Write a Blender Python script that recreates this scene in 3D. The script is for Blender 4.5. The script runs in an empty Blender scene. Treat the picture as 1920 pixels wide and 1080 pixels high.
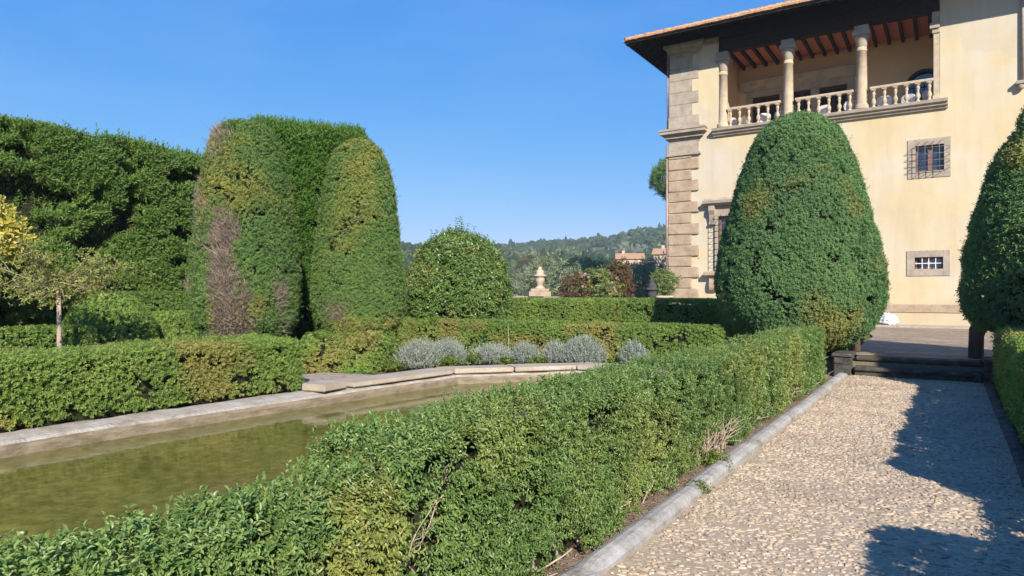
import bpy, bmesh, math, random
import numpy as np
from mathutils import Vector, Matrix

R = math.radians
random.seed(7)
rng = np.random.default_rng(11)
scene = bpy.context.scene
col = scene.collection

# ------------------------------------------------------------ camera, sky, sun
EYE = np.array([0.0, 0.0, 1.6])
YAW = R(32.9)
cam_d = bpy.data.cameras.new("camera")
cam_d.sensor_width = 36
cam_d.lens = 1268 / 1920 * 36
cam_d.shift_y = 10 / 1920
cam_d.clip_start = 0.05
cam_d.clip_end = 8000
cam = bpy.data.objects.new("camera", cam_d)
col.objects.link(cam)
cam.location = EYE
cam.rotation_euler = (R(90), 0, YAW)
scene.camera = cam

SUN_AZ = R(44)      # sun stands behind the camera's right shoulder
SUN_EL = R(30.5)
world = bpy.data.worlds.new("World")
scene.world = world
world.use_nodes = True
wn = world.node_tree
bg = wn.nodes["Background"]
sky = wn.nodes.new("ShaderNodeTexSky")
sky.sky_type = 'NISHITA'
sky.sun_disc = False
sky.sun_elevation = SUN_EL
sky.sun_rotation = math.pi - SUN_AZ
sky.altitude = 150
sky.air_density = 0.7
sky.dust_density = 0.0
sky.ozone_density = 4.0
# the photograph's deep azure: grade the sky's own colour channel by channel
sep = wn.nodes.new("ShaderNodeSeparateColor")
cmb = wn.nodes.new("ShaderNodeCombineColor")
wn.links.new(sky.outputs[0], sep.inputs[0])
for ch, (pw, k) in enumerate(((1.32, 0.40), (0.58, 1.36), (0.20, 3.98))):
    a = wn.nodes.new("ShaderNodeMath"); a.operation = 'POWER'; a.inputs[1].default_value = pw
    b = wn.nodes.new("ShaderNodeMath"); b.operation = 'MULTIPLY'; b.inputs[1].default_value = k
    wn.links.new(sep.outputs[ch], a.inputs[0]); wn.links.new(a.outputs[0], b.inputs[0]); wn.links.new(b.outputs[0], cmb.inputs[ch])
tcw = wn.nodes.new("ShaderNodeTexCoord"); mpw = wn.nodes.new("ShaderNodeMapping")
mpw.inputs["Scale"].default_value = (1.2, 2.6, 7.0); mpw.inputs["Rotation"].default_value = (0.35, 0.2, 0.6)
nzw = wn.nodes.new("ShaderNodeTexNoise"); nzw.inputs["Scale"].default_value = 1.6; nzw.inputs["Detail"].default_value = 6; nzw.inputs["Roughness"].default_value = 0.55
rpw = wn.nodes.new("ShaderNodeMapRange"); rpw.inputs[1].default_value = 0.45; rpw.inputs[2].default_value = 0.80; rpw.inputs[3].default_value = 0.0; rpw.inputs[4].default_value = 0.09
mxw = wn.nodes.new("ShaderNodeMix"); mxw.data_type = 'RGBA'; mxw.inputs[7].default_value = (4.2, 5.0, 6.0, 1)
wn.links.new(tcw.outputs["Generated"], mpw.inputs[0]); wn.links.new(mpw.outputs[0], nzw.inputs["Vector"]); wn.links.new(nzw.outputs["Fac"], rpw.inputs[0])
wn.links.new(rpw.outputs[0], mxw.inputs[0]); wn.links.new(cmb.outputs[0], mxw.inputs[6]); wn.links.new(mxw.outputs[2], bg.inputs[0])
bg.inputs[1].default_value = 0.09

sun_d = bpy.data.lights.new("sun", 'SUN')
sun_d.energy = 4.4
sun_d.angle = R(0.53)
sun_d.color = (1.0, 0.93, 0.82)
sun = bpy.data.objects.new("sun", sun_d)
col.objects.link(sun)
to_sun = Vector((math.sin(SUN_AZ) * math.cos(SUN_EL), -math.cos(SUN_AZ) * math.cos(SUN_EL), math.sin(SUN_EL)))
sun.rotation_euler = to_sun.to_track_quat('Z', 'Y').to_euler()
sun.location = to_sun * 60

scene.view_settings.view_transform = 'Standard'
scene.view_settings.look = 'None'
scene.view_settings.gamma = 1
scene.view_settings.use_curve_mapping = False
scene.view_settings.exposure = 0.88
scene.render.engine = 'CYCLES'
scene.cycles.max_bounces = 6
scene.cycles.transparent_max_bounces = 4

# ------------------------------------------------------------ tagging
def tag(o, label=None, cat=None, group=None, kind=None):
    if label: o["label"] = label
    if cat: o["category"] = cat
    if group: o["group"] = group
    if kind: o["kind"] = kind
    return o

def empty(name, loc, label=None, cat=None, group=None, rz=0):
    o = bpy.data.objects.new(name, None)
    col.objects.link(o)
    o.location = loc
    o.rotation_euler = (0, 0, rz)
    o.empty_display_size = 0.3
    return tag(o, label, cat, group)

def copy_tree(o, parent=None):
    c = o.copy()
    col.objects.link(c)
    c.parent = parent
    for ch in list(o.children):
        copy_tree(ch, c)
    return c

# ------------------------------------------------------------ materials
def nodes(name):
    m = bpy.data.materials.new(name)
    m.use_nodes = True
    nt = m.node_tree
    return m, nt, nt.nodes["Principled BSDF"]

def N(nt, t, **kw):
    n = nt.nodes.new(t)
    for k, v in kw.items():
        setattr(n, k, v)
    return n

def ramp(nt, stops):
    r = N(nt, "ShaderNodeValToRGB")
    e = r.color_ramp.elements
    while len(e) < len(stops):
        e.new(0.5)
    for i, (p, c) in enumerate(stops):
        e[i].position = p
        e[i].color = (*c, 1) if len(c) == 3 else c
    return r

def mapped(nt, scale=(1, 1, 1)):
    tc = N(nt, "ShaderNodeNewGeometry")
    mp = N(nt, "ShaderNodeMapping")
    mp.inputs["Scale"].default_value = scale
    nt.links.new(tc.outputs["Position"], mp.inputs["Vector"])
    return mp.outputs[0]

def noise(nt, vec, scale, detail=4, rough=0.55):
    n = N(nt, "ShaderNodeTexNoise")
    n.inputs["Scale"].default_value = scale
    n.inputs["Detail"].default_value = detail
    n.inputs["Roughness"].default_value = rough
    nt.links.new(vec, n.inputs["Vector"])
    return n.outputs["Fac"]

def mixc(nt, fac, a, b, mode='MIX'):
    m = N(nt, "ShaderNodeMix", data_type='RGBA', blend_type=mode)
    for sock, v in ((0, fac), (6, a), (7, b)):
        if isinstance(v, (int, float)):
            m.inputs[sock].default_value = v
        elif isinstance(v, tuple):
            m.inputs[sock].default_value = (*v, 1)
        else:
            nt.links.new(v, m.inputs[sock])
    return m.outputs[2]

def bump(nt, b, height, strength, dist=0.02):
    bp = N(nt, "ShaderNodeBump")
    bp.inputs["Strength"].default_value = strength
    bp.inputs["Distance"].default_value = dist
    nt.links.new(height, bp.inputs["Height"])
    nt.links.new(bp.outputs[0], b.inputs["Normal"])

def rough_mat(name, stops, scale=3.0, rough=0.85, bscale=40, bstr=0.4, bdist=0.01, squash=(1, 1, 1), spec=0.3, fine=None):
    """surface whose colour wanders between the stops with two scales of noise"""
    m, nt, b = nodes(name)
    v = mapped(nt, squash)
    n1 = noise(nt, v, scale, 6, 0.62)
    r = ramp(nt, stops)
    nt.links.new(n1, r.inputs[0])
    c = r.outputs[0]
    if fine:
        n3 = noise(nt, v, fine, 3, 0.6)
        r3 = ramp(nt, [(0.3, (0.86, 0.86, 0.86)), (0.7, (1.08, 1.08, 1.08))])
        nt.links.new(n3, r3.inputs[0])
        c = mixc(nt, 1.0, c, r3.outputs[0], 'MULTIPLY')
    nt.links.new(c, b.inputs["Base Color"])
    b.inputs["Roughness"].default_value = rough
    b.inputs["Specular IOR Level"].default_value = spec
    n2 = noise(nt, v, bscale, 5, 0.6)
    bump(nt, b, n2, bstr, bdist)
    return m

def plain_mat(name, c, rough=0.6, metal=0.0, spec=0.5):
    m, nt, b = nodes(name)
    v = mapped(nt)
    n1 = noise(nt, v, 9, 4)
    r = ramp(nt, [(0.3, tuple(x * 0.82 for x in c)), (0.7, tuple(min(1, x * 1.15) for x in c))])
    nt.links.new(n1, r.inputs[0])
    nt.links.new(r.outputs[0], b.inputs["Base Color"])
    b.inputs["Roughness"].default_value = rough
    b.inputs["Metallic"].default_value = metal
    b.inputs["Specular IOR Level"].default_value = spec
    return m

def leaf_mat(name, dark, mid, light, patch, rough=0.5, trans=0.22, spec=0.35):
    m, nt, b = nodes(name)
    a = N(nt, "ShaderNodeAttribute", attribute_name="leaf_tone")
    p = N(nt, "ShaderNodeAttribute", attribute_name="leaf_patch")
    r = ramp(nt, [(0.0, dark), (0.5, mid), (1.0, light)])
    nt.links.new(a.outputs["Fac"], r.inputs[0])
    r2 = ramp(nt, [(0.0, tuple(x * 0.6 for x in patch)), (1.0, tuple(x * 1.3 for x in patch))])
    nt.links.new(a.outputs["Fac"], r2.inputs[0])
    c = mixc(nt, p.outputs["Fac"], r.outputs[0], r2.outputs[0])
    nt.links.new(c, b.inputs["Base Color"])
    b.inputs["Roughness"].default_value = rough
    b.inputs["Specular IOR Level"].default_value = spec
    t = N(nt, "ShaderNodeBsdfTranslucent")
    tc = mixc(nt, 1.0, c, (1.25, 1.3, 0.7), 'MULTIPLY')
    nt.links.new(tc, t.inputs[0])
    mx = N(nt, "ShaderNodeMixShader")
    mx.inputs[0].default_value = trans
    nt.links.new(b.outputs[0], mx.inputs[1])
    nt.links.new(t.outputs[0], mx.inputs[2])
    nt.links.new(mx.outputs[0], nt.nodes["Material Output"].inputs[0])
    return m

M = {}
def stucco():
    m, nt, b = nodes("cream_stucco")
    v = mapped(nt)
    big = noise(nt, v, 0.55, 7, 0.66)
    r = ramp(nt, [(0.30, (0.545, 0.44, 0.265)), (0.46, (0.57, 0.475, 0.315)), (0.58, (0.575, 0.495, 0.365)), (0.72, (0.58, 0.525, 0.44))])
    nt.links.new(big, r.inputs[0])
    vs = mapped(nt, (2.2, 2.2, 0.25))
    streak = noise(nt, vs, 1.3, 5, 0.6)
    rs = ramp(nt, [(0.34, (0.86, 0.83, 0.80)), (0.6, (1.0, 1.0, 1.0))])
    nt.links.new(streak, rs.inputs[0])
    c = mixc(nt, 0.45, r.outputs[0], rs.outputs[0], 'MULTIPLY')
    sp = noise(nt, v, 2.6, 9, 0.75)
    rp = ramp(nt, [(0.66, (0, 0, 0)), (0.74, (1, 1, 1))])
    nt.links.new(sp, rp.inputs[0])
    fac = N(nt, "ShaderNodeMath", operation='MULTIPLY')
    nt.links.new(rp.outputs[0], fac.inputs[0])
    fac.inputs[1].default_value = 0.35
    c = mixc(nt, fac.outputs[0], c, (0.50, 0.42, 0.33))
    # repaired patches of another plaster, little knocks, and damp creeping up from the ground
    vo = N(nt, "ShaderNodeTexVoronoi", feature='F1'); vo.inputs["Scale"].default_value = 0.8; vo.inputs["Randomness"].default_value = 1
    wv = N(nt, "ShaderNodeMix", data_type='VECTOR'); wv.inputs[0].default_value = 0.5
    nz = N(nt, "ShaderNodeTexNoise"); nz.inputs["Scale"].default_value = 0.9; nz.inputs["Detail"].default_value = 6; nt.links.new(v, nz.inputs["Vector"])
    nt.links.new(v, wv.inputs[4]); nt.links.new(nz.outputs["Color"], wv.inputs[5]); nt.links.new(wv.outputs[1], vo.inputs["Vector"])
    rv = ramp(nt, [(0.0, (0.93, 0.95, 1.04)), (0.33, (1.0, 1.0, 1.0)), (0.66, (1.03, 1.0, 0.93)), (1.0, (0.98, 0.99, 1.06))]); rv.color_ramp.interpolation = 'CONSTANT'
    sx = N(nt, "ShaderNodeSeparateColor"); nt.links.new(vo.outputs["Color"], sx.inputs[0]); nt.links.new(sx.outputs[0], rv.inputs[0])
    c = mixc(nt, 0.7, c, rv.outputs[0], 'MULTIPLY')
    kn = N(nt, "ShaderNodeTexVoronoi", feature='F1'); kn.inputs["Scale"].default_value = 0.9; nt.links.new(v, kn.inputs["Vector"])
    kr = ramp(nt, [(0.030, (1, 1, 1)), (0.050, (0, 0, 0))]); nt.links.new(kn.outputs["Distance"], kr.inputs[0])
    c = mixc(nt, kr.outputs[0], c, (0.30, 0.24, 0.17))
    sz = N(nt, "ShaderNodeSeparateXYZ"); nt.links.new(v, sz.inputs[0])
    dn = N(nt, "ShaderNodeMath", operation='MULTIPLY_ADD'); nt.links.new(big, dn.inputs[0]); dn.inputs[1].default_value = -2.2; nt.links.new(sz.outputs[2], dn.inputs[2])
    dr = ramp(nt, [(0.0, (0.86, 0.85, 0.86)), (0.35, (1, 1, 1))]); nt.links.new(dn.outputs[0], dr.inputs[0])
    c = mixc(nt, 0.8, c, dr.outputs[0], 'MULTIPLY')
    nt.links.new(c, b.inputs["Base Color"])
    b.inputs["Roughness"].default_value = 0.92
    b.inputs["Specular IOR Level"].default_value = 0.2
    n2 = noise(nt, v, 14, 6, 0.6)
    bump(nt, b, n2, 0.25, 0.012)
    return m
M['stucco'] = stucco()
M['sandstone'] = rough_mat("sandstone", [(0.3, (0.30, 0.215, 0.14)), (0.5, (0.40, 0.30, 0.205)), (0.7, (0.46, 0.36, 0.26))], 2.2, 0.9, 26, 0.6, 0.02, fine=13)
M['greystone'] = rough_mat("grey_sandstone", [(0.3, (0.30, 0.245, 0.185)), (0.7, (0.44, 0.375, 0.30))], 3, 0.9, 40, 0.35, 0.01, fine=16)
M['balstone'] = rough_mat("weathered_baluster_stone", [(0.3, (0.38, 0.295, 0.20)), (0.7, (0.53, 0.43, 0.31))], 5, 0.9, 40, 0.3, 0.008)
M['mossstone'] = rough_mat("mossy_cornice_stone", [(0.35, (0.20, 0.185, 0.11)), (0.65, (0.34, 0.30, 0.20))], 4, 0.9, 40, 0.4, 0.01)
M['tile'] = rough_mat("terracotta_roof_tile", [(0.28, (0.22, 0.11, 0.06)), (0.45, (0.40, 0.215, 0.115)), (0.6, (0.50, 0.30, 0.17)), (0.75, (0.44, 0.36, 0.24))], 4.5, 0.9, 30, 0.4, 0.01, fine=9)
M['darkwood'] = rough_mat("old_dark_timber", [(0.3, (0.012, 0.009, 0.008)), (0.7, (0.035, 0.026, 0.02))], 6, 0.8, 30, 0.4, 0.01, squash=(1, 1, 4), spec=0.25)
M['beamwood'] = rough_mat("dark_ceiling_beam", [(0.3, (0.02, 0.012, 0.009)), (0.7, (0.05, 0.03, 0.022))], 6, 0.8, 30, 0.3, 0.01)
M['redceil'] = rough_mat("red_terracotta_ceiling", [(0.3, (0.46, 0.15, 0.10)), (0.7, (0.62, 0.23, 0.15))], 7, 0.9, 30, 0.3, 0.01)
M['loggiawall'] = rough_mat("ochre_loggia_plaster", [(0.3, (0.66, 0.45, 0.25)), (0.7, (0.74, 0.54, 0.33))], 1.2, 0.92, 20, 0.2, 0.01)
M['iron'] = plain_mat("wrought_iron", (0.03, 0.024, 0.022), 0.55, 0.4)
M['rustiron'] = plain_mat("pale_worn_iron", (0.17, 0.145, 0.14), 0.6, 0.2)
M['brownframe'] = plain_mat("faded_brown_window_wood", (0.22, 0.12, 0.095), 0.6)
M['darkframe'] = plain_mat("dark_brown_door_wood", (0.05, 0.022, 0.015), 0.5)
M['copper'] = plain_mat("weathered_copper_pipe", (0.38, 0.25, 0.20), 0.5, 0.35)
M['white'] = plain_mat("white_plastic", (0.84, 0.84, 0.86), 0.45)
M['interior'] = plain_mat("dark_room_interior", (0.02, 0.018, 0.017), 0.9)
M['curtain'] = plain_mat("blue_cloth", (0.10, 0.13, 0.26), 0.9)
def glass():
    m, nt, b = nodes("window_glass")
    b.inputs["Base Color"].default_value = (0.02, 0.03, 0.05, 1)
    b.inputs["Roughness"].default_value = 0.03
    b.inputs["Specular IOR Level"].default_value = 1.0
    b.inputs["Coat Weight"].default_value = 0.6
    v = mapped(nt)
    bump(nt, b, noise(nt, v, 2.2, 2), 0.06, 0.05)
    return m
M['glass'] = glass()
M['soil'] = rough_mat("dry_soil_and_litter", [(0.3, (0.13, 0.092, 0.064)), (0.5, (0.25, 0.18, 0.128)), (0.7, (0.35, 0.265, 0.195))], 5, 0.95, 30, 0.9, 0.04, fine=45)
M['gravel'] = rough_mat("pinkish_gravel", [(0.3, (0.30, 0.23, 0.18)), (0.5, (0.42, 0.34, 0.28)), (0.7, (0.52, 0.45, 0.39))], 9, 0.95, 50, 1.0, 0.03, fine=70)
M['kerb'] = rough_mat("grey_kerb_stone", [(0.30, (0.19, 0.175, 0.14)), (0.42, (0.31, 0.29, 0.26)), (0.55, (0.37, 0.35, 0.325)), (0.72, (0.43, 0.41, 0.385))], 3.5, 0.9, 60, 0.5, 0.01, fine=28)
M['rim'] = rough_mat("pale_pond_stone", [(0.28, (0.25, 0.20, 0.15)), (0.45, (0.40, 0.34, 0.27)), (0.7, (0.52, 0.47, 0.40))], 2.8, 0.92, 22, 0.8, 0.03, fine=14)
M['rimwet'] = rough_mat("stained_pond_wall", [(0.3, (0.13, 0.10, 0.06)), (0.6, (0.27, 0.215, 0.145))], 3.5, 0.8, 22, 0.6, 0.02, squash=(1, 1, 3))
M['slab'] = rough_mat("worn_coping_slab", [(0.3, (0.33, 0.28, 0.215)), (0.5, (0.42, 0.345, 0.26)), (0.7, (0.45, 0.41, 0.36))], 1.8, 0.9, 30, 0.5, 0.012, fine=20)
M['stepstone'] = rough_mat("mossy_shaded_step_stone", [(0.3, (0.035, 0.032, 0.026)), (0.6, (0.10, 0.092, 0.078)), (0.75, (0.24, 0.22, 0.19))], 6, 0.9, 25, 0.8, 0.02, fine=22)  # mossy stone, with the shade on steps and piers darkened into it
M['bark'] = rough_mat("brown_bark", [(0.3, (0.07, 0.05, 0.038)), (0.7, (0.17, 0.125, 0.095))], 8, 0.95, 25, 0.9, 0.02, squash=(1, 1, 0.3))
M['palebark'] = rough_mat("pale_bark", [(0.3, (0.30, 0.225, 0.17)), (0.7, (0.54, 0.42, 0.33))], 9, 0.9, 30, 0.7, 0.01, squash=(1, 1, 0.4))
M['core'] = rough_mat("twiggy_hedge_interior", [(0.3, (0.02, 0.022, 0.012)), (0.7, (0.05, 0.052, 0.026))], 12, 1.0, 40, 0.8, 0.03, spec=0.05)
M['urnstone'] = rough_mat("pale_carved_stone", [(0.3, (0.38, 0.28, 0.20)), (0.7, (0.56, 0.45, 0.34))], 4, 0.9, 30, 0.5, 0.01)
M['darkstone'] = rough_mat("dark_stone", [(0.3, (0.03, 0.03, 0.035)), (0.7, (0.08, 0.08, 0.085))], 5, 0.9, 30, 0.5, 0.01)  # dark stone for one urn and the vine post
M['housewall'] = rough_mat("pinkish_farmhouse_plaster", [(0.3, (0.42, 0.31, 0.23)), (0.7, (0.56, 0.43, 0.34))], 0.8, 0.9, 10, 0.3, 0.02)
M['bag'] = plain_mat("white_bag_plastic", (0.74, 0.75, 0.80), 0.5)

def pebble_mat():
    m, nt, b = nodes("set_pebbles")
    a = N(nt, "ShaderNodeAttribute", attribute_name="leaf_tone")
    r = ramp(nt, [(0.0, (0.25, 0.19, 0.135)), (0.35, (0.40, 0.31, 0.22)), (0.7, (0.465, 0.365, 0.262)), (1.0, (0.53, 0.425, 0.315))])
    nt.links.new(a.outputs["Fac"], r.inputs[0])
    v = mapped(nt)
    moss = noise(nt, v, 1.7, 6, 0.7)
    rm = ramp(nt, [(0.55, (0, 0, 0)), (0.75, (1, 1, 1))])
    nt.links.new(moss, rm.inputs[0])
    mf = N(nt, "ShaderNodeMath", operation='MULTIPLY')
    nt.links.new(rm.outputs[0], mf.inputs[0]); mf.inputs[1].default_value = 0.65
    c = mixc(nt, mf.outputs[0], r.outputs[0], (0.21, 0.19, 0.10))
    nt.links.new(c, b.inputs["Base Color"])
    b.inputs["Roughness"].default_value = 0.85
    b.inputs["Specular IOR Level"].default_value = 0.25
    bump(nt, b, noise(nt, v, 90, 3), 0.4, 0.004)
    return m
M['pebble'] = pebble_mat()
M['joint'] = rough_mat("mossy_pebble_joint", [(0.3, (0.30, 0.235, 0.155)), (0.5, (0.45, 0.35, 0.25)), (0.7, (0.33, 0.27, 0.155))], 4, 0.95, 60, 0.8, 0.01, fine=50)

def terrace_mat():
    m, nt, b = nodes("terrace_cobbles")
    v = mapped(nt, (1.2, 5.0, 1))
    vo = N(nt, "ShaderNodeTexVoronoi", feature='F1')
    vo.inputs["Scale"].default_value = 5.5
    nt.links.new(v, vo.inputs["Vector"])
    r = ramp(nt, [(0.2, (0.46, 0.365, 0.27)), (0.6, (0.29, 0.22, 0.155)), (0.9, (0.15, 0.11, 0.075))])
    nt.links.new(vo.outputs["Distance"], r.inputs[0])
    big = noise(nt, mapped(nt, (0.5, 1.6, 1)), 1.2, 5)
    rb = ramp(nt, [(0.3, (0.7, 0.68, 0.66)), (0.7, (1.2, 1.2, 1.2))])
    nt.links.new(big, rb.inputs[0])
    c = mixc(nt, 1.0, r.outputs[0], rb.outputs[0], 'MULTIPLY')
    nt.links.new(c, b.inputs["Base Color"])
    b.inputs["Roughness"].default_value = 0.9
    inv = N(nt, "ShaderNodeMath", operation='SUBTRACT'); inv.inputs[0].default_value = 1
    nt.links.new(vo.outputs["Distance"], inv.inputs[1])
    bump(nt, b, inv.outputs[0], 0.9, 0.05)
    return m
M['terrace'] = terrace_mat()

def water_mat():
    m, nt, b = nodes("murky_green_water")
    v = mapped(nt)
    n1 = noise(nt, v, 0.9, 5, 0.6)
    r = ramp(nt, [(0.32, (0.092, 0.084, 0.018)), (0.5, (0.130, 0.112, 0.025)), (0.68, (0.175, 0.148, 0.036))])
    nt.links.new(n1, r.inputs[0])
    n2 = noise(nt, v, 7.5, 8, 0.72)
    r2 = ramp(nt, [(0.40, (0.8, 0.84, 0.82)), (0.66, (1.55, 1.55, 1.7))])
    nt.links.new(n2, r2.inputs[0])
    c = mixc(nt, 1.0, r.outputs[0], r2.outputs[0], 'MULTIPLY')
    nt.links.new(c, b.inputs["Base Color"])
    b.inputs["Roughness"].default_value = 0.05
    b.inputs["IOR"].default_value = 1.33
    bump(nt, b, noise(nt, v, 9, 3), 0.10, 0.015)
    return m
M['water'] = water_mat()
M['grass'] = leaf_mat("lawn_grass", (0.05, 0.10, 0.015), (0.09, 0.16, 0.025), (0.13, 0.2, 0.04), (0.2, 0.2, 0.06))
M['ground'] = rough_mat("garden_earth", [(0.3, (0.10, 0.08, 0.05)), (0.5, (0.17, 0.135, 0.09)), (0.7, (0.13, 0.13, 0.06))], 0.8, 0.95, 20, 0.7, 0.04, fine=12)
M['hill'] = rough_mat("hill_ground", [(0.35, (0.05, 0.07, 0.03)), (0.6, (0.12, 0.12, 0.06)), (0.75, (0.17, 0.15, 0.09))], 0.02, 0.95, 0.5, 0.5, 0.5)

#                     dark                  mid                    light                  patch
M['box'] = leaf_mat("box_leaf", (0.070, 0.137, 0.044), (0.166, 0.263, 0.073), (0.320, 0.401, 0.126), (0.36, 0.36, 0.10), 0.42, 0.30, 0.4)
M['boxfar'] = leaf_mat("clipped_box_leaf", (0.091, 0.170, 0.037), (0.198, 0.303, 0.063), (0.365, 0.423, 0.105), (0.399, 0.318, 0.101), 0.5, 0.30)
M['yew'] = leaf_mat("yew_needle", (0.067, 0.148, 0.064), (0.140, 0.260, 0.100), (0.268, 0.383, 0.131), (0.436, 0.368, 0.102), 0.55, 0.32)
M['yewold'] = leaf_mat("mottled_yew_needle", (0.067, 0.141, 0.043), (0.137, 0.237, 0.064), (0.253, 0.334, 0.086), (0.393, 0.334, 0.086), 0.55, 0.32)
M['cypress'] = leaf_mat("cypress_spray", (0.070, 0.135, 0.031), (0.144, 0.245, 0.053), (0.256, 0.351, 0.085), (0.279, 0.249, 0.113), 0.6, 0.35)
M['laurel'] = leaf_mat("laurel_leaf", (0.054, 0.119, 0.031), (0.119, 0.208, 0.046), (0.269, 0.326, 0.080), (0.346, 0.326, 0.096), 0.38, 0.25, 0.5)
M['lavender'] = leaf_mat("silver_lavender_leaf", (0.190, 0.223, 0.186), (0.296, 0.334, 0.284), (0.427, 0.464, 0.404), (0.356, 0.346, 0.240), 0.7, 0.15)
M['yellow'] = leaf_mat("yellow_autumn_leaf", (0.36, 0.32, 0.06), (0.58, 0.51, 0.12), (0.72, 0.65, 0.22), (0.28, 0.31, 0.06), 0.5, 0.35)
M['olive_thin'] = leaf_mat("sparse_olive_yellow_leaf", (0.156, 0.184, 0.048), (0.281, 0.296, 0.080), (0.406, 0.400, 0.144), (0.265, 0.208, 0.088), 0.55, 0.3)
M['olive'] = leaf_mat("olive_leaf", (0.101, 0.138, 0.077), (0.212, 0.258, 0.156), (0.368, 0.414, 0.276), (0.368, 0.331, 0.147), 0.6, 0.2)
M['rust'] = leaf_mat("russet_leaf", (0.075, 0.044, 0.029), (0.149, 0.081, 0.048), (0.255, 0.150, 0.071), (0.128, 0.163, 0.048), 0.6, 0.25)
M['rose'] = leaf_mat("rose_leaf", (0.070, 0.132, 0.039), (0.158, 0.229, 0.070), (0.299, 0.334, 0.123), (0.422, 0.352, 0.106), 0.5, 0.25)
M['petal'] = leaf_mat("pink_petal", (0.50, 0.25, 0.32), (0.66, 0.36, 0.44), (0.78, 0.55, 0.60), (0.7, 0.4, 0.4), 0.6, 0.3)
M['pine'] = leaf_mat("pine_needle", (0.056, 0.120, 0.019), (0.120, 0.216, 0.035), (0.208, 0.304, 0.056), (0.160, 0.192, 0.064), 0.55, 0.2)
M['dead'] = leaf_mat("dead_yew_twig", (0.17, 0.13, 0.10), (0.28, 0.22, 0.175), (0.42, 0.34, 0.28), (0.4, 0.3, 0.2), 0.8, 0.05, 0.1)
M['weed'] = leaf_mat("fresh_weed_leaf", (0.07, 0.12, 0.02), (0.14, 0.21, 0.03), (0.24, 0.30, 0.06), (0.24, 0.24, 0.08), 0.5, 0.3)
M['litter'] = leaf_mat("dry_fallen_leaf", (0.12, 0.075, 0.045), (0.24, 0.165, 0.11), (0.36, 0.27, 0.2), (0.2, 0.2, 0.08), 0.8, 0.1, 0.1)
M['cypressbright'] = leaf_mat("fresh_cypress_spray", (0.051, 0.115, 0.019), (0.112, 0.223, 0.036), (0.183, 0.302, 0.055), (0.183, 0.215, 0.066), 0.6, 0.35)
M['wood'] = leaf_mat("far_wood", (0.016, 0.034, 0.014), (0.034, 0.058, 0.022), (0.070, 0.092, 0.036), (0.13, 0.14, 0.08), 0.9, 0.0, 0.05)

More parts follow.
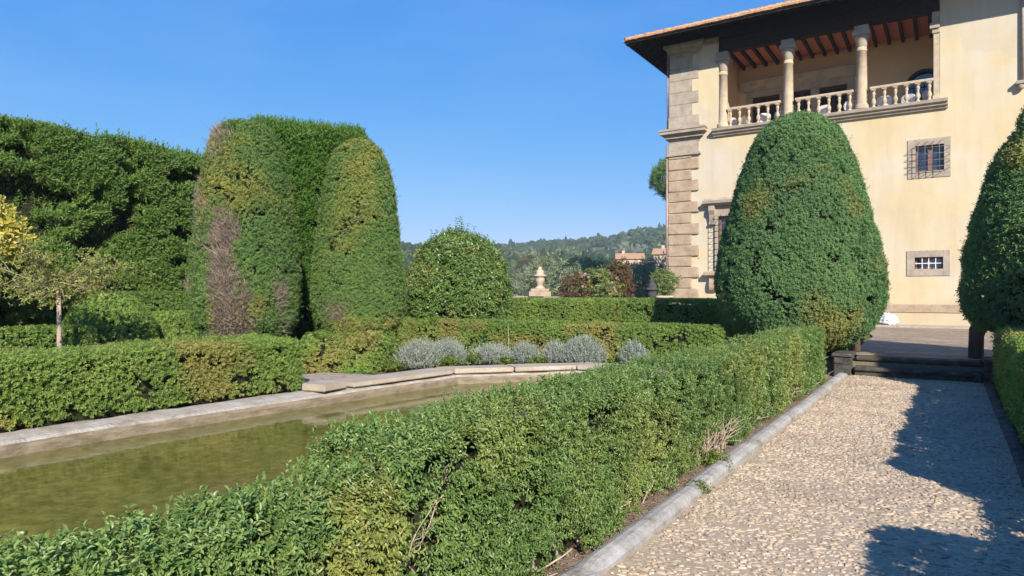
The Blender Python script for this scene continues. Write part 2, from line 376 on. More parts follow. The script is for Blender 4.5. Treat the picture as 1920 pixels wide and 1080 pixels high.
# ------------------------------------------------------------ mesh helpers
class MB:
    """collects simple solids and links them as ONE mesh object"""
    def __init__(s):
        s.v, s.f, s.m, s.sm = [], [], [], []
    def add(s, vs, fs, mi=0, smooth=False):
        o = len(s.v)
        s.v += [tuple(v) for v in vs]
        for f in fs:
            s.f.append(tuple(i + o for i in f)); s.m.append(mi); s.sm.append(smooth)
        return s
    def box(s, x0, x1, y0, y1, z0, z1, mi=0):
        v = [(x0, y0, z0), (x1, y0, z0), (x1, y1, z0), (x0, y1, z0), (x0, y0, z1), (x1, y0, z1), (x1, y1, z1), (x0, y1, z1)]
        return s.add(v, [(3, 2, 1, 0), (4, 5, 6, 7), (0, 1, 5, 4), (1, 2, 6, 5), (2, 3, 7, 6), (3, 0, 4, 7)], mi)
    def cbox(s, x0, x1, y0, y1, z0, z1, c=0.02, mi=0, jit=0.0):
        """box with chamfered edges"""
        bm = bmesh.new()
        bmesh.ops.create_cube(bm, size=1)
        for v in bm.verts:
            v.co = Vector((x0 + (v.co.x + .5) * (x1 - x0), y0 + (v.co.y + .5) * (y1 - y0), z0 + (v.co.z + .5) * (z1 - z0)))
        bmesh.ops.bevel(bm, geom=bm.edges[:], offset=c, segments=2, profile=0.6, affect='EDGES')
        if jit:
            for v in bm.verts:
                v.co += Vector((random.uniform(-jit, jit), random.uniform(-jit, jit), random.uniform(-jit, jit)))
        bm.verts.index_update()
        s.add([v.co[:] for v in bm.verts], [[v.index for v in f.verts] for f in bm.faces], mi)
        bm.free()
        return s
    def tube(s, pts, rad, n=8, mi=0, cap=True):
        pts = [Vector(p) for p in pts]
        rr = rad if isinstance(rad, (list, tuple)) else [rad] * len(pts)
        vs, fs = [], []
        t0 = (pts[1] - pts[0]).normalized()
        a = t0.cross(Vector((0, 0, 1)))
        if a.length < 1e-3: a = t0.cross(Vector((1, 0, 0)))
        a.normalize()
        for i, p in enumerate(pts):
            t = (pts[min(i + 1, len(pts) - 1)] - pts[max(i - 1, 0)])
            t.normalize()
            a = (a - t * a.dot(t)).normalized()
            b = t.cross(a)
            for k in range(n):
                an = 2 * math.pi * k / n
                vs.append(p + (a * math.cos(an) + b * math.sin(an)) * rr[i])
        for i in range(len(pts) - 1):
            for k in range(n):
                k2 = (k + 1) % n
                fs.append((i * n + k, i * n + k2, (i + 1) * n + k2, (i + 1) * n + k))
        if cap:
            fs.append(tuple(range(n - 1, -1, -1)))
            fs.append(tuple(range((len(pts) - 1) * n, len(pts) * n)))
        return s.add(vs, fs, mi, True)
    def lathe(s, prof, cx, cy, z0=0, n=20, mi=0, a0=0, a1=2 * math.pi, smooth=True):
        vs, fs = [], []
        full = abs(a1 - a0 - 2 * math.pi) < 1e-6
        m = n if full else n + 1
        for r, z in prof:
            for k in range(m):
                an = a0 + (a1 - a0) * k / n
                vs.append((cx + r * math.cos(an), cy + r * math.sin(an), z0 + z))
        for i in range(len(prof) - 1):
            for k in range(n):
                k2 = (k + 1) % m
                fs.append((i * m + k, i * m + k2, (i + 1) * m + k2, (i + 1) * m + k))
        if prof[0][0] > 1e-4: fs.append(tuple(range(m - 1, -1, -1)))
        if prof[-1][0] > 1e-4: fs.append(tuple(range((len(prof) - 1) * m, len(prof) * m)))
        return s.add(vs, fs, mi, smooth)
    def extrude(s, poly, axis, a, b, mi=0):
        """poly of 2D points extruded along x, y or z"""
        def P(p, t):
            return {'x': (t, p[0], p[1]), 'y': (p[0], t, p[1]), 'z': (p[0], p[1], t)}[axis]
        n = len(poly)
        vs = [P(p, a) for p in poly] + [P(p, b) for p in poly]
        fs = [tuple(range(n)), tuple(range(2 * n - 1, n - 1, -1))]
        for i in range(n):
            j = (i + 1) % n
            fs.append((i, i + n, j + n, j))
        return s.add(vs, fs, mi)
    def build(s, name, mats, parent=None, origin=(0, 0, 0)):
        me = bpy.data.meshes.new(name)
        ox, oy, oz = origin
        me.from_pydata([(x - ox, y - oy, z - oz) for x, y, z in s.v], [], s.f)
        for m in (mats if isinstance(mats, (list, tuple)) else [mats]):
            me.materials.append(m)
        me.polygons.foreach_set("material_index", s.m)
        me.polygons.foreach_set("use_smooth", s.sm)
        bm = bmesh.new(); bm.from_mesh(me)
        bmesh.ops.recalc_face_normals(bm, faces=bm.faces[:])
        bm.to_mesh(me); bm.free()
        o = bpy.data.objects.new(name, me)
        col.objects.link(o)
        if parent: o.parent = parent
        else: o.location = origin
        return o

def np_mesh(name, chunks, mats, parent=None, origin=(0, 0, 0)):
    """chunks: (verts Nx3, faces Mxk, material index, tone M, patch M, smooth)"""
    vs, loops, sizes, mi, tone, patch, sm = [], [], [], [], [], [], []
    off = 0
    for v, f, m, t, p, s in chunks:
        vs.append(v); loops.append((f + off).ravel()); sizes.append(np.full(len(f), f.shape[1]))
        mi.append(np.full(len(f), m)); tone.append(np.broadcast_to(t, len(f))); patch.append(np.broadcast_to(p, len(f)))
        sm.append(np.full(len(f), s))
        off += len(v)
    V = np.concatenate(vs) - np.array(origin); L = np.concatenate(loops).astype(np.int32); S = np.concatenate(sizes).astype(np.int32)
    me = bpy.data.meshes.new(name)
    me.vertices.add(len(V)); me.vertices.foreach_set("co", V.astype(np.float32).ravel())
    me.loops.add(len(L)); me.loops.foreach_set("vertex_index", L)
    me.polygons.add(len(S))
    st = np.concatenate([[0], np.cumsum(S)[:-1]]).astype(np.int32)
    me.polygons.foreach_set("loop_start", st)
    me.polygons.foreach_set("material_index", np.concatenate(mi).astype(np.int32))
    me.polygons.foreach_set("use_smooth", np.concatenate(sm).astype(bool))
    for nm, arr in (("leaf_tone", tone), ("leaf_patch", patch)):
        a = me.attributes.new(nm, 'FLOAT', 'FACE')
        a.data.foreach_set("value", np.clip(np.concatenate(arr), 0, 1).astype(np.float32))
    me.update(calc_edges=True)
    for m in mats: me.materials.append(m)
    o = bpy.data.objects.new(name, me)
    col.objects.link(o)
    if parent: o.parent = parent
    else: o.location = origin
    return o

# ------------------------------------------------------------ noise on point arrays
def vnoise(P, freq, seed=0):
    Q = P * freq + seed * 17.31
    I = np.floor(Q).astype(np.int64); F = Q - I
    F = F * F * (3 - 2 * F)
    def h(i, j, k):
        n = (i * 374761393 + j * 668265263 + k * 2147483647 + seed * 974634721) & 0xffffffff
        n = ((n ^ (n >> 13)) * 1274126177) & 0xffffffff
        n = ((n ^ (n >> 16)) * 2246822519) & 0xffffffff
        return ((n ^ (n >> 15)) & 0xffff) / 65535.0
    x, y, z = I[:, 0], I[:, 1], I[:, 2]; fx, fy, fz = F[:, 0], F[:, 1], F[:, 2]
    c = 0
    for a in (0, 1):
        for b in (0, 1):
            for d in (0, 1):
                c = c + h(x + a, y + b, z + d) * (fx if a else 1 - fx) * (fy if b else 1 - fy) * (fz if d else 1 - fz)
    return c
def fbm(P, freq, seed=0, octv=3):
    s, a, t = 0, 1.0, 0
    for o in range(octv):
        s = s + a * vnoise(P, freq * 2 ** o, seed + o); t += a; a *= 0.5
    return s / t
def nrm(a):
    return a / np.maximum(np.linalg.norm(a, axis=-1, keepdims=True), 1e-9)
def sstep(a, b, x):
    t = np.clip((x - a) / (b - a), 0, 1); return t * t * (3 - 2 * t)

# ------------------------------------------------------------ foliage
def sprigs(P, Nn, out=1.0, rand=0.6, up=0.3, length=0.06, n=8, ll=0.024, lw=0.011, spread=0.85, curl=0.15,
           full=False, tone=None, patch=0.0, vary=0.45):
    """leafy shoots: n leaves in crossed pairs round a short stem at every point P"""
    K = len(P)
    A = nrm(Nn * out + rng.normal(size=(K, 3)) * rand + np.array([0, 0, up]))
    B = nrm(np.cross(A, rng.normal(size=(K, 3)))); C = np.cross(A, B)
    if tone is None: tone = rng.random(K)
    patch = np.broadcast_to(patch, K)
    Ls = length * rng.uniform(0.6, 1.25, K)[:, None]
    vs, ts, ps = [], [], []
    for j in range(n):
        k = j // 2
        t = (k + 0.6) / max(1, n / 2)
        an = (j % 2) * math.pi + k * math.pi / 2 + rng.normal(size=K) * 0.35
        perp = B * np.cos(an)[:, None] + C * np.sin(an)[:, None]
        D = nrm(A * (1.05 - spread + 0.55 * t) + perp * spread + rng.normal(size=(K, 3)) * 0.16)
        S = nrm(np.cross(D, A)); U = np.cross(S, D)
        l = (ll * rng.uniform(0.65, 1.2, K))[:, None]; w = (lw * rng.uniform(0.75, 1.15, K))[:, None]
        b = P + A * Ls * t
        lift = w * 0.22
        tip = b + D * l - U * l * curl * rng.uniform(0, 2, K)[:, None]
        if full:
            q = [b, b + D * l * .3 + S * w * .46 + U * lift, b + D * l * .68 + S * w * .42 + U * lift, tip,
                 b + D * l * .68 - S * w * .42 + U * lift, b + D * l * .3 - S * w * .46 + U * lift]
        else:
            q = [b, b + D * l * .5 + S * w * .5 + U * lift, tip, b + D * l * .5 - S * w * .5 + U * lift]
        vs.append(np.stack(q, 1))
        ts.append(np.clip(tone * (1 - vary) + rng.random(K) * vary, 0, 1)); ps.append(patch)
    Vv = np.concatenate(vs); T = np.concatenate(ts); Pp = np.concatenate(ps)
    k = Vv.shape[1]; base = (np.arange(len(Vv)) * k)[:, None]
    if full:
        F = np.concatenate([base + np.array([0, 1, 2, 3]), base + np.array([0, 3, 4, 5])])
        T = np.concatenate([T, T]); Pp = np.concatenate([Pp, Pp])
    else:
        F = base + np.array([0, 1, 2, 3])
    return Vv.reshape(-1, 3), F, T, Pp

def twigs(P, D, l, w, tone=None):
    """thin bare twigs as slender three-sided spikes"""
    K = len(P); D = nrm(D)
    B = nrm(np.cross(D, rng.normal(size=(K, 3)))); C = np.cross(D, B)
    l = (l * rng.uniform(.5, 1.3, K))[:, None]
    q = [P + B * w, P - B * w * .5 + C * w * .87, P - B * w * .5 - C * w * .87, P + D * l]
    V = np.stack(q, 1).reshape(-1, 3); base = (np.arange(K) * 4)[:, None]
    F = np.concatenate([base + np.array([0, 1, 3]), base + np.array([1, 2, 3]), base + np.array([2, 0, 3])])
    t = rng.random(K) if tone is None else tone
    return V, F, np.concatenate([t, t, t])

def box_pts(n_m2, x0, x1, y0, y1, z0, z1, r, rz=0, c=None):
    """random points and normals on a rounded box open below; rz turns it about its centre"""
    lx, ly, lz = x1 - x0, y1 - y0, z1 - z0
    out = []
    for ax, area in (('x-', ly * lz), ('x+', ly * lz), ('y-', lx * lz), ('y+', lx * lz), ('t', lx * ly)):
        k = int(area * n_m2)
        q = rng.random((k, 3)) * np.array([lx, ly, lz]) + np.array([x0, y0, z0])
        if ax == 'x-': q[:, 0] = x0
        elif ax == 'x+': q[:, 0] = x1
        elif ax == 'y-': q[:, 1] = y0
        elif ax == 'y+': q[:, 1] = y1
        else: q[:, 2] = z1
        out.append(q)
    return round_box(np.concatenate(out), x0, x1, y0, y1, z0, z1, r, rz)

def round_box(q, x0, x1, y0, y1, z0, z1, r, rz):
    lo = np.array([x0 + r, y0 + r, z0 - 5]); hi = np.array([x1 - r, y1 - r, z1 - r])
    inner = np.clip(q, lo, np.maximum(hi, lo))
    inner[:, 2] = np.minimum(q[:, 2], z1 - r)
    d = nrm(q - inner)
    P = inner + d * r
    if rz:
        cx, cy = (x0 + x1) / 2, (y0 + y1) / 2
        cs, sn = math.cos(rz), math.sin(rz)
        def rot(a, o):
            b = a.copy(); X = a[:, 0] - o[0]; Y = a[:, 1] - o[1]
            b[:, 0] = o[0] + X * cs - Y * sn; b[:, 1] = o[1] + X * sn + Y * cs
            return b
        P = rot(P, (cx, cy)); d = rot(d, (0, 0))
    return P, d

def box_core(x0, x1, y0, y1, z0, z1, r, inset, rz=0):
    x0, x1, y0, y1, z1 = x0 + inset, x1 - inset, y0 + inset, y1 - inset, z1 - inset
    step = 0.3
    V, F = [], []; off = 0
    def grid(o, u, v, nu, nv):
        nonlocal off
        a = np.linspace(0, 1, nu + 1); b = np.linspace(0, 1, nv + 1)
        A, Bb = np.meshgrid(a, b, indexing='ij')
        pts = np.array(o) + A.ravel()[:, None] * np.array(u) + Bb.ravel()[:, None] * np.array(v)
        idx = np.arange((nu + 1) * (nv + 1)).reshape(nu + 1, nv + 1)
        F.append(np.stack([idx[:-1, :-1], idx[1:, :-1], idx[1:, 1:], idx[:-1, 1:]], -1).reshape(-1, 4) + off)
        V.append(pts); off += len(pts)
    lx, ly, lz = x1 - x0, y1 - y0, z1 - z0
    nx, ny, nz = [max(3, int(l / step)) for l in (lx, ly, lz)]
    grid((x0, y0, z0), (0, ly, 0), (0, 0, lz), ny, nz); grid((x1, y0, z0), (0, ly, 0), (0, 0, lz), ny, nz)
    grid((x0, y0, z0), (lx, 0, 0), (0, 0, lz), nx, nz); grid((x0, y1, z0), (lx, 0, 0), (0, 0, lz), nx, nz)
    grid((x0, y0, z1), (lx, 0, 0), (0, ly, 0), nx, ny)
    P, d = round_box(np.concatenate(V), x0, x1, y0, y1, z0, z1, min(r, lx * .45, ly * .45), rz)
    return P, np.concatenate(F)

def rev_pts(n_m2, prof, cx, cy, z0=0, squash=1.0, rz=0, lobes=None):
    """points on a surface of revolution, prof = [(radius, z)]"""
    pr = np.array(prof); r, z = pr[:, 0], pr[:, 1]
    ds = np.hypot(np.diff(r), np.diff(z)); ar = math.pi * (r[1:] + r[:-1]) * ds
    k = int(ar.sum() * n_m2)
    seg = rng.choice(len(ds), k, p=ar / ar.sum()); t = rng.random(k)
    rr = r[seg] + (r[seg + 1] - r[seg]) * t; zz = z[seg] + (z[seg + 1] - z[seg]) * t
    an = rng.random(k) * 2 * math.pi
    nr = (z[seg + 1] - z[seg]) / ds[seg]; nz = -(r[seg + 1] - r[seg]) / ds[seg]
    P = np.stack([rr * np.cos(an), rr * np.sin(an) * squash, zz], 1)
    Nn = nrm(np.stack([nr * np.cos(an), nr * np.sin(an) / squash, nz], 1))
    cs, sn = math.cos(rz), math.sin(rz)
    Rm = np.array([[cs, sn, 0], [-sn, cs, 0], [0, 0, 1]])
    return P @ Rm + np.array([cx, cy, z0]), Nn @ Rm

def rev_core(prof, cx, cy, z0, inset, n=24, squash=1.0, rz=0):
    pr = [(max(0.02, r - inset), z) for r, z in prof]
    pr[-1] = (0.02, pr[-1][1] - inset); pr[0] = (max(.02, prof[0][0] - inset), prof[0][1] + inset)
    V = []
    for r, z in pr:
        for k in range(n):
            a = 2 * math.pi * k / n
            V.append((r * math.cos(a), r * math.sin(a) * squash, z))
    F = [(i * n + k, i * n + (k + 1) % n, (i + 1) * n + (k + 1) % n, (i + 1) * n + k) for i in range(len(pr) - 1) for k in range(n)]
    cs, sn = math.cos(rz), math.sin(rz)
    Rm = np.array([[cs, sn, 0], [-sn, cs, 0], [0, 0, 1]])
    return np.array(V) @ Rm + np.array([cx, cy, z0]), np.array(F)

def thin_back(P, Nn, keep=0.45):
    """a surface nobody near the viewpoint can see needs fewer leaves"""
    away = np.einsum('ij,ij->i', nrm(EYE - P), Nn) < -0.25
    return ~away | (rng.random(len(P)) < keep)

def clipped(P, Nn, amp=0.05, freq=3.0, holes=0.25, hole_freq=4.0, depth=0.05, seed=1, octv=3, keep=0.45):
    """shapes a clipped surface: humps, hollows and gaps between the shoots"""
    k = thin_back(P, Nn, keep); P, Nn = P[k], Nn[k]
    h = fbm(P, freq, seed, octv)
    g = fbm(P, hole_freq, seed + 40, 2)
    k = (g > np.quantile(g, holes)) | (rng.random(len(P)) < 0.18)
    P, Nn, h, g = P[k], Nn[k], h[k], g[k]
    P = P + Nn * ((h - 0.5) * 2 * amp - rng.random(len(P)) * depth)[:, None]
    return P, Nn, h

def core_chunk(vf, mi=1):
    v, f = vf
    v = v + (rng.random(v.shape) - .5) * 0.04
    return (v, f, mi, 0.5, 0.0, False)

def blob_pts(k, c, rad, rough=0.35, seed=0, shell=0.55):
    """points spread through a lumpy crown"""
    d = nrm(rng.normal(size=(k, 3)))
    rr = 1 + (fbm(d * 1.0 + seed, 1.6, seed, 3) - .5) * 2 * rough
    s = rr * (shell + (1 - shell) * rng.random(k) ** 0.5)
    return np.array(c) + d * s[:, None] * np.array(rad), d

def wsp(*a):
    return np.array(a, float)

# ============================================================ GROUND, POND, PATH
POND = [(-8.55, -8.0), (-8.42, 4.0), (-8.12, 8.4), (-7.95, 10.35), (-6.35, 12.2), (-4.6, 12.2), (-3.3, 10.6), (-3.3, -8.0)]
def inside(x, y, poly):
    r = np.zeros(x.shape, bool); n = len(poly)
    for i in range(n):
        xa, ya = poly[i]; xb, yb = poly[(i + 1) % n]
        c = ((ya > y) != (yb > y)) & (x < (xb - xa) * (y - ya) / (yb - ya + 1e-12) + xa)
        r ^= c
    return r
TER = 0.35
def ground():
    ax = np.unique(np.concatenate([np.linspace(-4000, -200, 14), np.linspace(-200, -30, 18), np.arange(-30, -12, 1.0), np.arange(-12, 3, .2),
                                   np.arange(3, 30, 1.5), np.linspace(30, 200, 12), np.linspace(200, 4000, 12)]))
    ay = np.unique(np.concatenate([np.linspace(-4000, -60, 10), np.arange(-60, -9, 3.0), np.arange(-9, 16.2, .2), np.arange(16.2, 70, 1.2),
                                   np.linspace(70, 300, 24), np.linspace(300, 5000, 16)]))
    X, Y = np.meshgrid(ax, ay, indexing='ij')
    Z = np.full(X.shape, -0.03)
    Z = Z + sstep(14.85, 15.05, Y) * (TER - 0.02 + 0.03 - 0.0 - 0.03)
    Z = Z - sstep(27.5, 60, Y) * 5.5
    Z[inside(X, Y, [(x + .36 * (1 if x > -5 else -1), y + (.36 if y > 0 else -.3)) for x, y in POND])] = -0.8
    n = fbm(np.stack([X.ravel(), Y.ravel(), 0 * X.ravel()], 1), 0.9, 5).reshape(X.shape)
    Z = Z + (n - .5) * 0.05 * ((Y < 14.6) & (X < -1.7))
    idx = np.arange(X.size).reshape(X.shape)
    F = np.stack([idx[:-1, :-1], idx[1:, :-1], idx[1:, 1:], idx[:-1, 1:]], -1).reshape(-1, 4)
    o = np_mesh("ground", [(np.stack([X.ravel(), Y.ravel(), Z.ravel()], 1), F, 0, 0.5, 0, False)], [M['ground']])
    tag(o, kind="structure")
ground()

w = MB(); w.add([(x, y, -0.15) for x, y in POND], [tuple(range(len(POND)))])
tag(w.build("pond_water", M['water']), kind="structure")

def offset_line(pts, d):
    out = []
    for i, p in enumerate(pts):
        a = Vector(pts[max(0, i - 1)]); b = Vector(pts[min(len(pts) - 1, i + 1)])
        p = Vector(p)
        if 0 < i < len(pts) - 1:
            t1 = (p - a).normalized(); t2 = (b - p).normalized()
            n1 = Vector((-t1.y, t1.x)); n2 = Vector((-t2.y, t2.x)); n = (n1 + n2)
            n = n / (1 + n1.dot(n2))
        else:
            t = (b - a).normalized(); n = Vector((-t.y, t.x))
        out.append(tuple(p + n * d))
    return out

def resample(pts, step):
    out = [pts[0]]
    for a, b in zip(pts[:-1], pts[1:]):
        n = max(1, int(math.dist(a, b) / step))
        for k in range(1, n + 1):
            out.append((a[0] + (b[0] - a[0]) * k / n, a[1] + (b[1] - a[1]) * k / n))
    return out

def pond_rim():
    """low kerb of rough stone all round the basin, with a worn lower ledge at the water"""
    line = resample(POND[:7] + [POND[7]], 0.22)
    prof = [(-0.0, -0.75), (-0.0, -0.06), (0.02, -0.015), (0.07, 0.01), (0.30, 0.03), (0.50, 0.03), (0.66, 0.015), (0.70, -0.12)]
    rings = [offset_line(line, d) for d, z in prof]
    n = len(line); vs, fs, mi = [], [], []
    for k, (d, z) in enumerate(prof):
        for i in range(n):
            x, y = rings[k][i]
            q = fbm(np.array([[x, y, z]]), 3.0, 9)[0] - .5
            jz = q * 0.045 if 2 <= k <= 6 else 0
            jx = q * 0.08 if 1 <= k <= 3 else 0
            vs.append((x + jx, y, z + jz))
    b = MB()
    for k in range(len(prof) - 1):
        f = [(k * n + i, k * n + i + 1, (k + 1) * n + i + 1, (k + 1) * n + i) for i in range(n - 1)]
        for q in f:
            fs.append(q); mi.append(1 if k < 2 else 0)
    b.v = vs; b.f = fs; b.m = mi; b.sm = [False] * len(fs)
    o = b.build("pond_rim", [M['rim'], M['rimwet']])
    tag(o, "low pale stone rim, rough and weathered, running all round the green pond", "pond rim")
pond_rim()

def slab(pts4, z0, z1, label, group="coping slabs of the pond", mat='slab'):
    cx = sum(p[0] for p in pts4) / 4; cy = sum(p[1] for p in pts4) / 4
    bm = bmesh.new()
    vs = [bm.verts.new((x - cx, y - cy, 0)) for x, y in pts4] + [bm.verts.new((x - cx, y - cy, z1 - z0 + random.uniform(-.008, .008))) for x, y in pts4]
    bm.faces.new(vs[3::-1]); bm.faces.new(vs[4:])
    for i in range(4):
        j = (i + 1) % 4
        bm.faces.new((vs[i], vs[j], vs[j + 4], vs[i + 4]))
    bmesh.ops.recalc_face_normals(bm, faces=bm.faces[:])
    bmesh.ops.bevel(bm, geom=bm.edges[:], offset=0.014, segments=2, affect='EDGES')
    me = bpy.data.meshes.new("coping_slab"); bm.to_mesh(me); bm.free()
    me.materials.append(M[mat])
    o = bpy.data.objects.new("coping_slab", me); col.objects.link(o)
    o.location = (cx, cy, z0)
    return tag(o, label, "stone slab", group)
slab([(-8.24, 7.95), (-8.82, 7.95), (-8.62, 10.42), (-8.03, 10.33)], 0.045, 0.125, "long worn sandstone slab tilted along the straight side of the pond rim")
slab([(-8.02, 10.38), (-8.60, 10.50), (-7.72, 11.62), (-7.24, 11.26)], 0.045, 0.14, "tan coping slab at the pond corner, in front of the first grey lavenders")
slab([(-7.22, 11.29), (-7.70, 11.65), (-6.52, 12.92), (-6.40, 12.28)], 0.045, 0.14, "grey coping slab on the pond's slanting end, in front of the middle lavenders")
slab([(-6.37, 12.28), (-6.49, 12.94), (-4.6, 12.94), (-4.7, 12.28)], 0.045, 0.14, "grey coping slab at the pond's far end, partly hidden by the near hedge")
slab([(-8.22, 7.30), (-8.66, 7.22), (-8.72, 7.74), (-8.28, 7.82)], 0.05, 0.16, "small loose stone slab lying by the end of the front left hedge")

def gravel_patch():
    b = MB()
    pts = [(-9.0, 7.5), (-8.75, 9.2), (-9.3, 9.6), (-10.6, 9.4), (-10.6, 7.6)]
    b.add([(x, y, 0.012) for x, y in pts], [tuple(range(5))])
    o = b.build("gravel_bed", M['gravel']); tag(o, kind="structure")
gravel_patch()

# ---- cobbled path: every pebble set on edge, one sheet
def path():
    X0, X1, Y0, Y1 = -1.64, 0.50, 2.3, 14.62
    ch = []
    nx, ny = 12, 60
    xs = np.linspace(X0 - .02, X1 + .02, nx); ys = np.linspace(-6, Y1, ny)
    A, B = np.meshgrid(xs, ys, indexing='ij')
    idx = np.arange(nx * ny).reshape(nx, ny)
    F = np.stack([idx[:-1, :-1], idx[1:, :-1], idx[1:, 1:], idx[:-1, 1:]], -1).reshape(-1, 4)
    zz = (fbm(np.stack([A.ravel(), B.ravel(), 0 * A.ravel()], 1), 1.2, 3) - .5) * 0.03
    ch.append((np.stack([A.ravel(), B.ravel(), zz + 0.004], 1), F, 0, 0.5, 0, True))
    px, py = [], []
    y = Y0
    while y < Y1:
        x = X0 + random.random() * .06
        while x < X1:
            l = random.choice((random.uniform(.018, .05), random.uniform(.03, .085)))
            px.append((x + l / 2, l)); py.append(y); x += l + .003
        y += random.uniform(.0135, .019)
    P = np.array(px); yy = np.array(py); K = len(yy)
    cx, L = P[:, 0], P[:, 1]
    pos = np.stack([cx, yy, 0 * cx], 1)
    wob = (fbm(pos, 1.3, 21) - .5)
    yy = yy + wob * 0.22 + rng.normal(size=K) * .006
    pos[:, 1] = yy
    an = (fbm(pos, 1.9, 22) - .5) * 2.6 + rng.normal(size=K) * .5
    hz = (fbm(np.stack([cx, yy, 0 * cx], 1), 1.2, 3) - .5) * 0.03
    drop = rng.random(K) ** 4 * .012
    W = rng.uniform(.012, .023, K); H = rng.uniform(.002, .016, K)
    ca, sa = np.cos(an), np.sin(an)
    V = []
    rings = [(1.0, 0.0), (0.72, 0.75)]
    for r, h in rings:
        for k in range(6):
            t = 2 * math.pi * k / 6
            u = np.cos(t) * L * .5 * r; v = np.sin(t) * W * .5 * r
            V.append(np.stack([cx + u * ca - v * sa, yy + u * sa + v * ca, hz - drop + h * H + 0.002], 1))
    V.append(np.stack([cx, yy, hz - drop + H + 0.002], 1))
    V = np.stack(V, 1); m = V.shape[1]
    base = (np.arange(K) * m)[:, None]
    q, t3 = [], []
    for r in range(1):
        for k in range(6):
            k2 = (k + 1) % 6
            q.append([r * 6 + k, r * 6 + k2, (r + 1) * 6 + k2, (r + 1) * 6 + k])
    for k in range(6):
        t3.append([6 + k, 6 + (k + 1) % 6, 12])
    tone = np.clip(rng.normal(.5, .26, K) + (fbm(pos, 2.2, 33) - .5) * .7, 0, 1)
    keep = rng.random(K) > 0.09 + 0.30 * sstep(.60, .75, fbm(pos, 1.5, 31))
    V = V[keep]; tone = tone[keep]; K = keep.sum(); base = (np.arange(K) * m)[:, None, None]
    Fq = (base + np.array(q)[None]).reshape(-1, 4); Ft = (base + np.array(t3)[None]).reshape(-1, 3)
    Vf = V.reshape(-1, 3)
    ch.append((Vf, Fq, 1, np.repeat(tone, len(q)), 0, True))
    ch.append((Vf, Ft, 1, np.repeat(tone, len(t3)), 0, True))
    o = np_mesh("path", ch, [M['joint'], M['pebble']])
    tag(o, kind="structure")
path()

def kerb(x0, x1, ys, zt, mat='kerb'):
    for a, b in zip(ys[:-1], ys[1:]):
        m = MB()
        n = 8; L = max(2, int((b - a) / .12))
        vs, fs = [], []
        w = (x1 - x0); dx = random.uniform(-.008, .008); dz = random.uniform(-.008, .008)
        prof = [(0, -.12), (0, zt * .55), (w * .12, zt * .86), (w * .35, zt), (w * .65, zt), (w * .88, zt * .84), (w, zt * .5), (w, -.12)]
        for i in range(L + 1):
            y = a + .011 + (b - a - .022) * i / L
            e = 0.020 if i in (0, L) else 0
            for k, (px, pz) in enumerate(prof):
                q = fbm(np.array([[x0 + px, y, pz * 3]]), 7, 4)[0] - .5
                vs.append((x0 + dx + px + q * .026, y, pz + dz + q * .024 - (e if 1 < k < 6 else 0)))
        for i in range(L):
            for k in range(len(prof) - 1):
                fs.append((i * 8 + k, i * 8 + k + 1, (i + 1) * 8 + k + 1, (i + 1) * 8 + k))
        fs.append(tuple(range(8))); fs.append(tuple(range(L * 8 + 7, L * 8 - 1, -1)))
        m.add(vs, fs, 0, False)
        tag(m.build("path_kerb", M[mat]), kind="structure")
kerb(-1.80, -1.645, [-1.0, 1.6, 3.4, 5.35, 7.2, 9.3, 11.2, 13.3, 14.4], 0.085)
kerb(0.505, 0.63, [-1.0, 2.0, 4.4, 6.3, 8.4, 10.3, 12.4, 14.4], 0.06, 'stepstone')  # right kerb takes the darker stone: its shade is in the colour

def litter_strip():
    """dry soil with fallen leaves between the kerb and the hedge"""
    k = 9000
    P = np.stack([rng.uniform(-2.45, -1.79, k), rng.uniform(1.5, 13.5, k), rng.uniform(0.0, 0.035, k)], 1)
    P = P[fbm(P, 2.2, 8) > .38]
    k = len(P)
    v, f, t, p = sprigs(P, np.tile([0, 0, 1.0], (k, 1)), rand=1.6, up=0, length=.01, n=2, ll=.026, lw=.011, spread=1, curl=.4)
    nx = 5; ny = 60
    A, B = np.meshgrid(np.linspace(-2.6, -1.76, nx), np.linspace(-1, 14, ny), indexing='ij')
    idx = np.arange(nx * ny).reshape(nx, ny)
    F = np.stack([idx[:-1, :-1], idx[1:, :-1], idx[1:, 1:], idx[:-1, 1:]], -1).reshape(-1, 4)
    zz = 0.006 + fbm(np.stack([A.ravel(), B.ravel(), 0 * A.ravel()], 1), 3, 3) * .05
    o = np_mesh("dry_litter", [(np.stack([A.ravel(), B.ravel(), zz], 1), F, 0, .5, 0, True), (v, f, 1, t, p, False)], [M['soil'], M['litter']])
    tag(o, "dry brown soil strewn with fallen leaves between kerb and near hedge", "leaf litter", kind="stuff")
litter_strip()

# ---- terrace, steps
b = MB(); b.add([(-1.75, 15.32, TER + .004), (2.6, 15.32, TER + .004), (9, 20, TER + .004), (9, 28.4, TER + .004), (-12, 28.4, TER + .004), (-12, 27.2, TER + .004), (-3.1, 27.0, TER + .004), (-2.35, 25.6, TER + .004), (-1.85, 22, TER + .004)],
              [tuple(range(9))])
tag(b.build("terrace_paving", M['terrace']), kind="structure")
b = MB(); b.box(-13, 9, 28.42, 29.9, TER - .2, TER + .06)
tag(b.build("wall_foot_pavement", M['rim']), kind="structure")

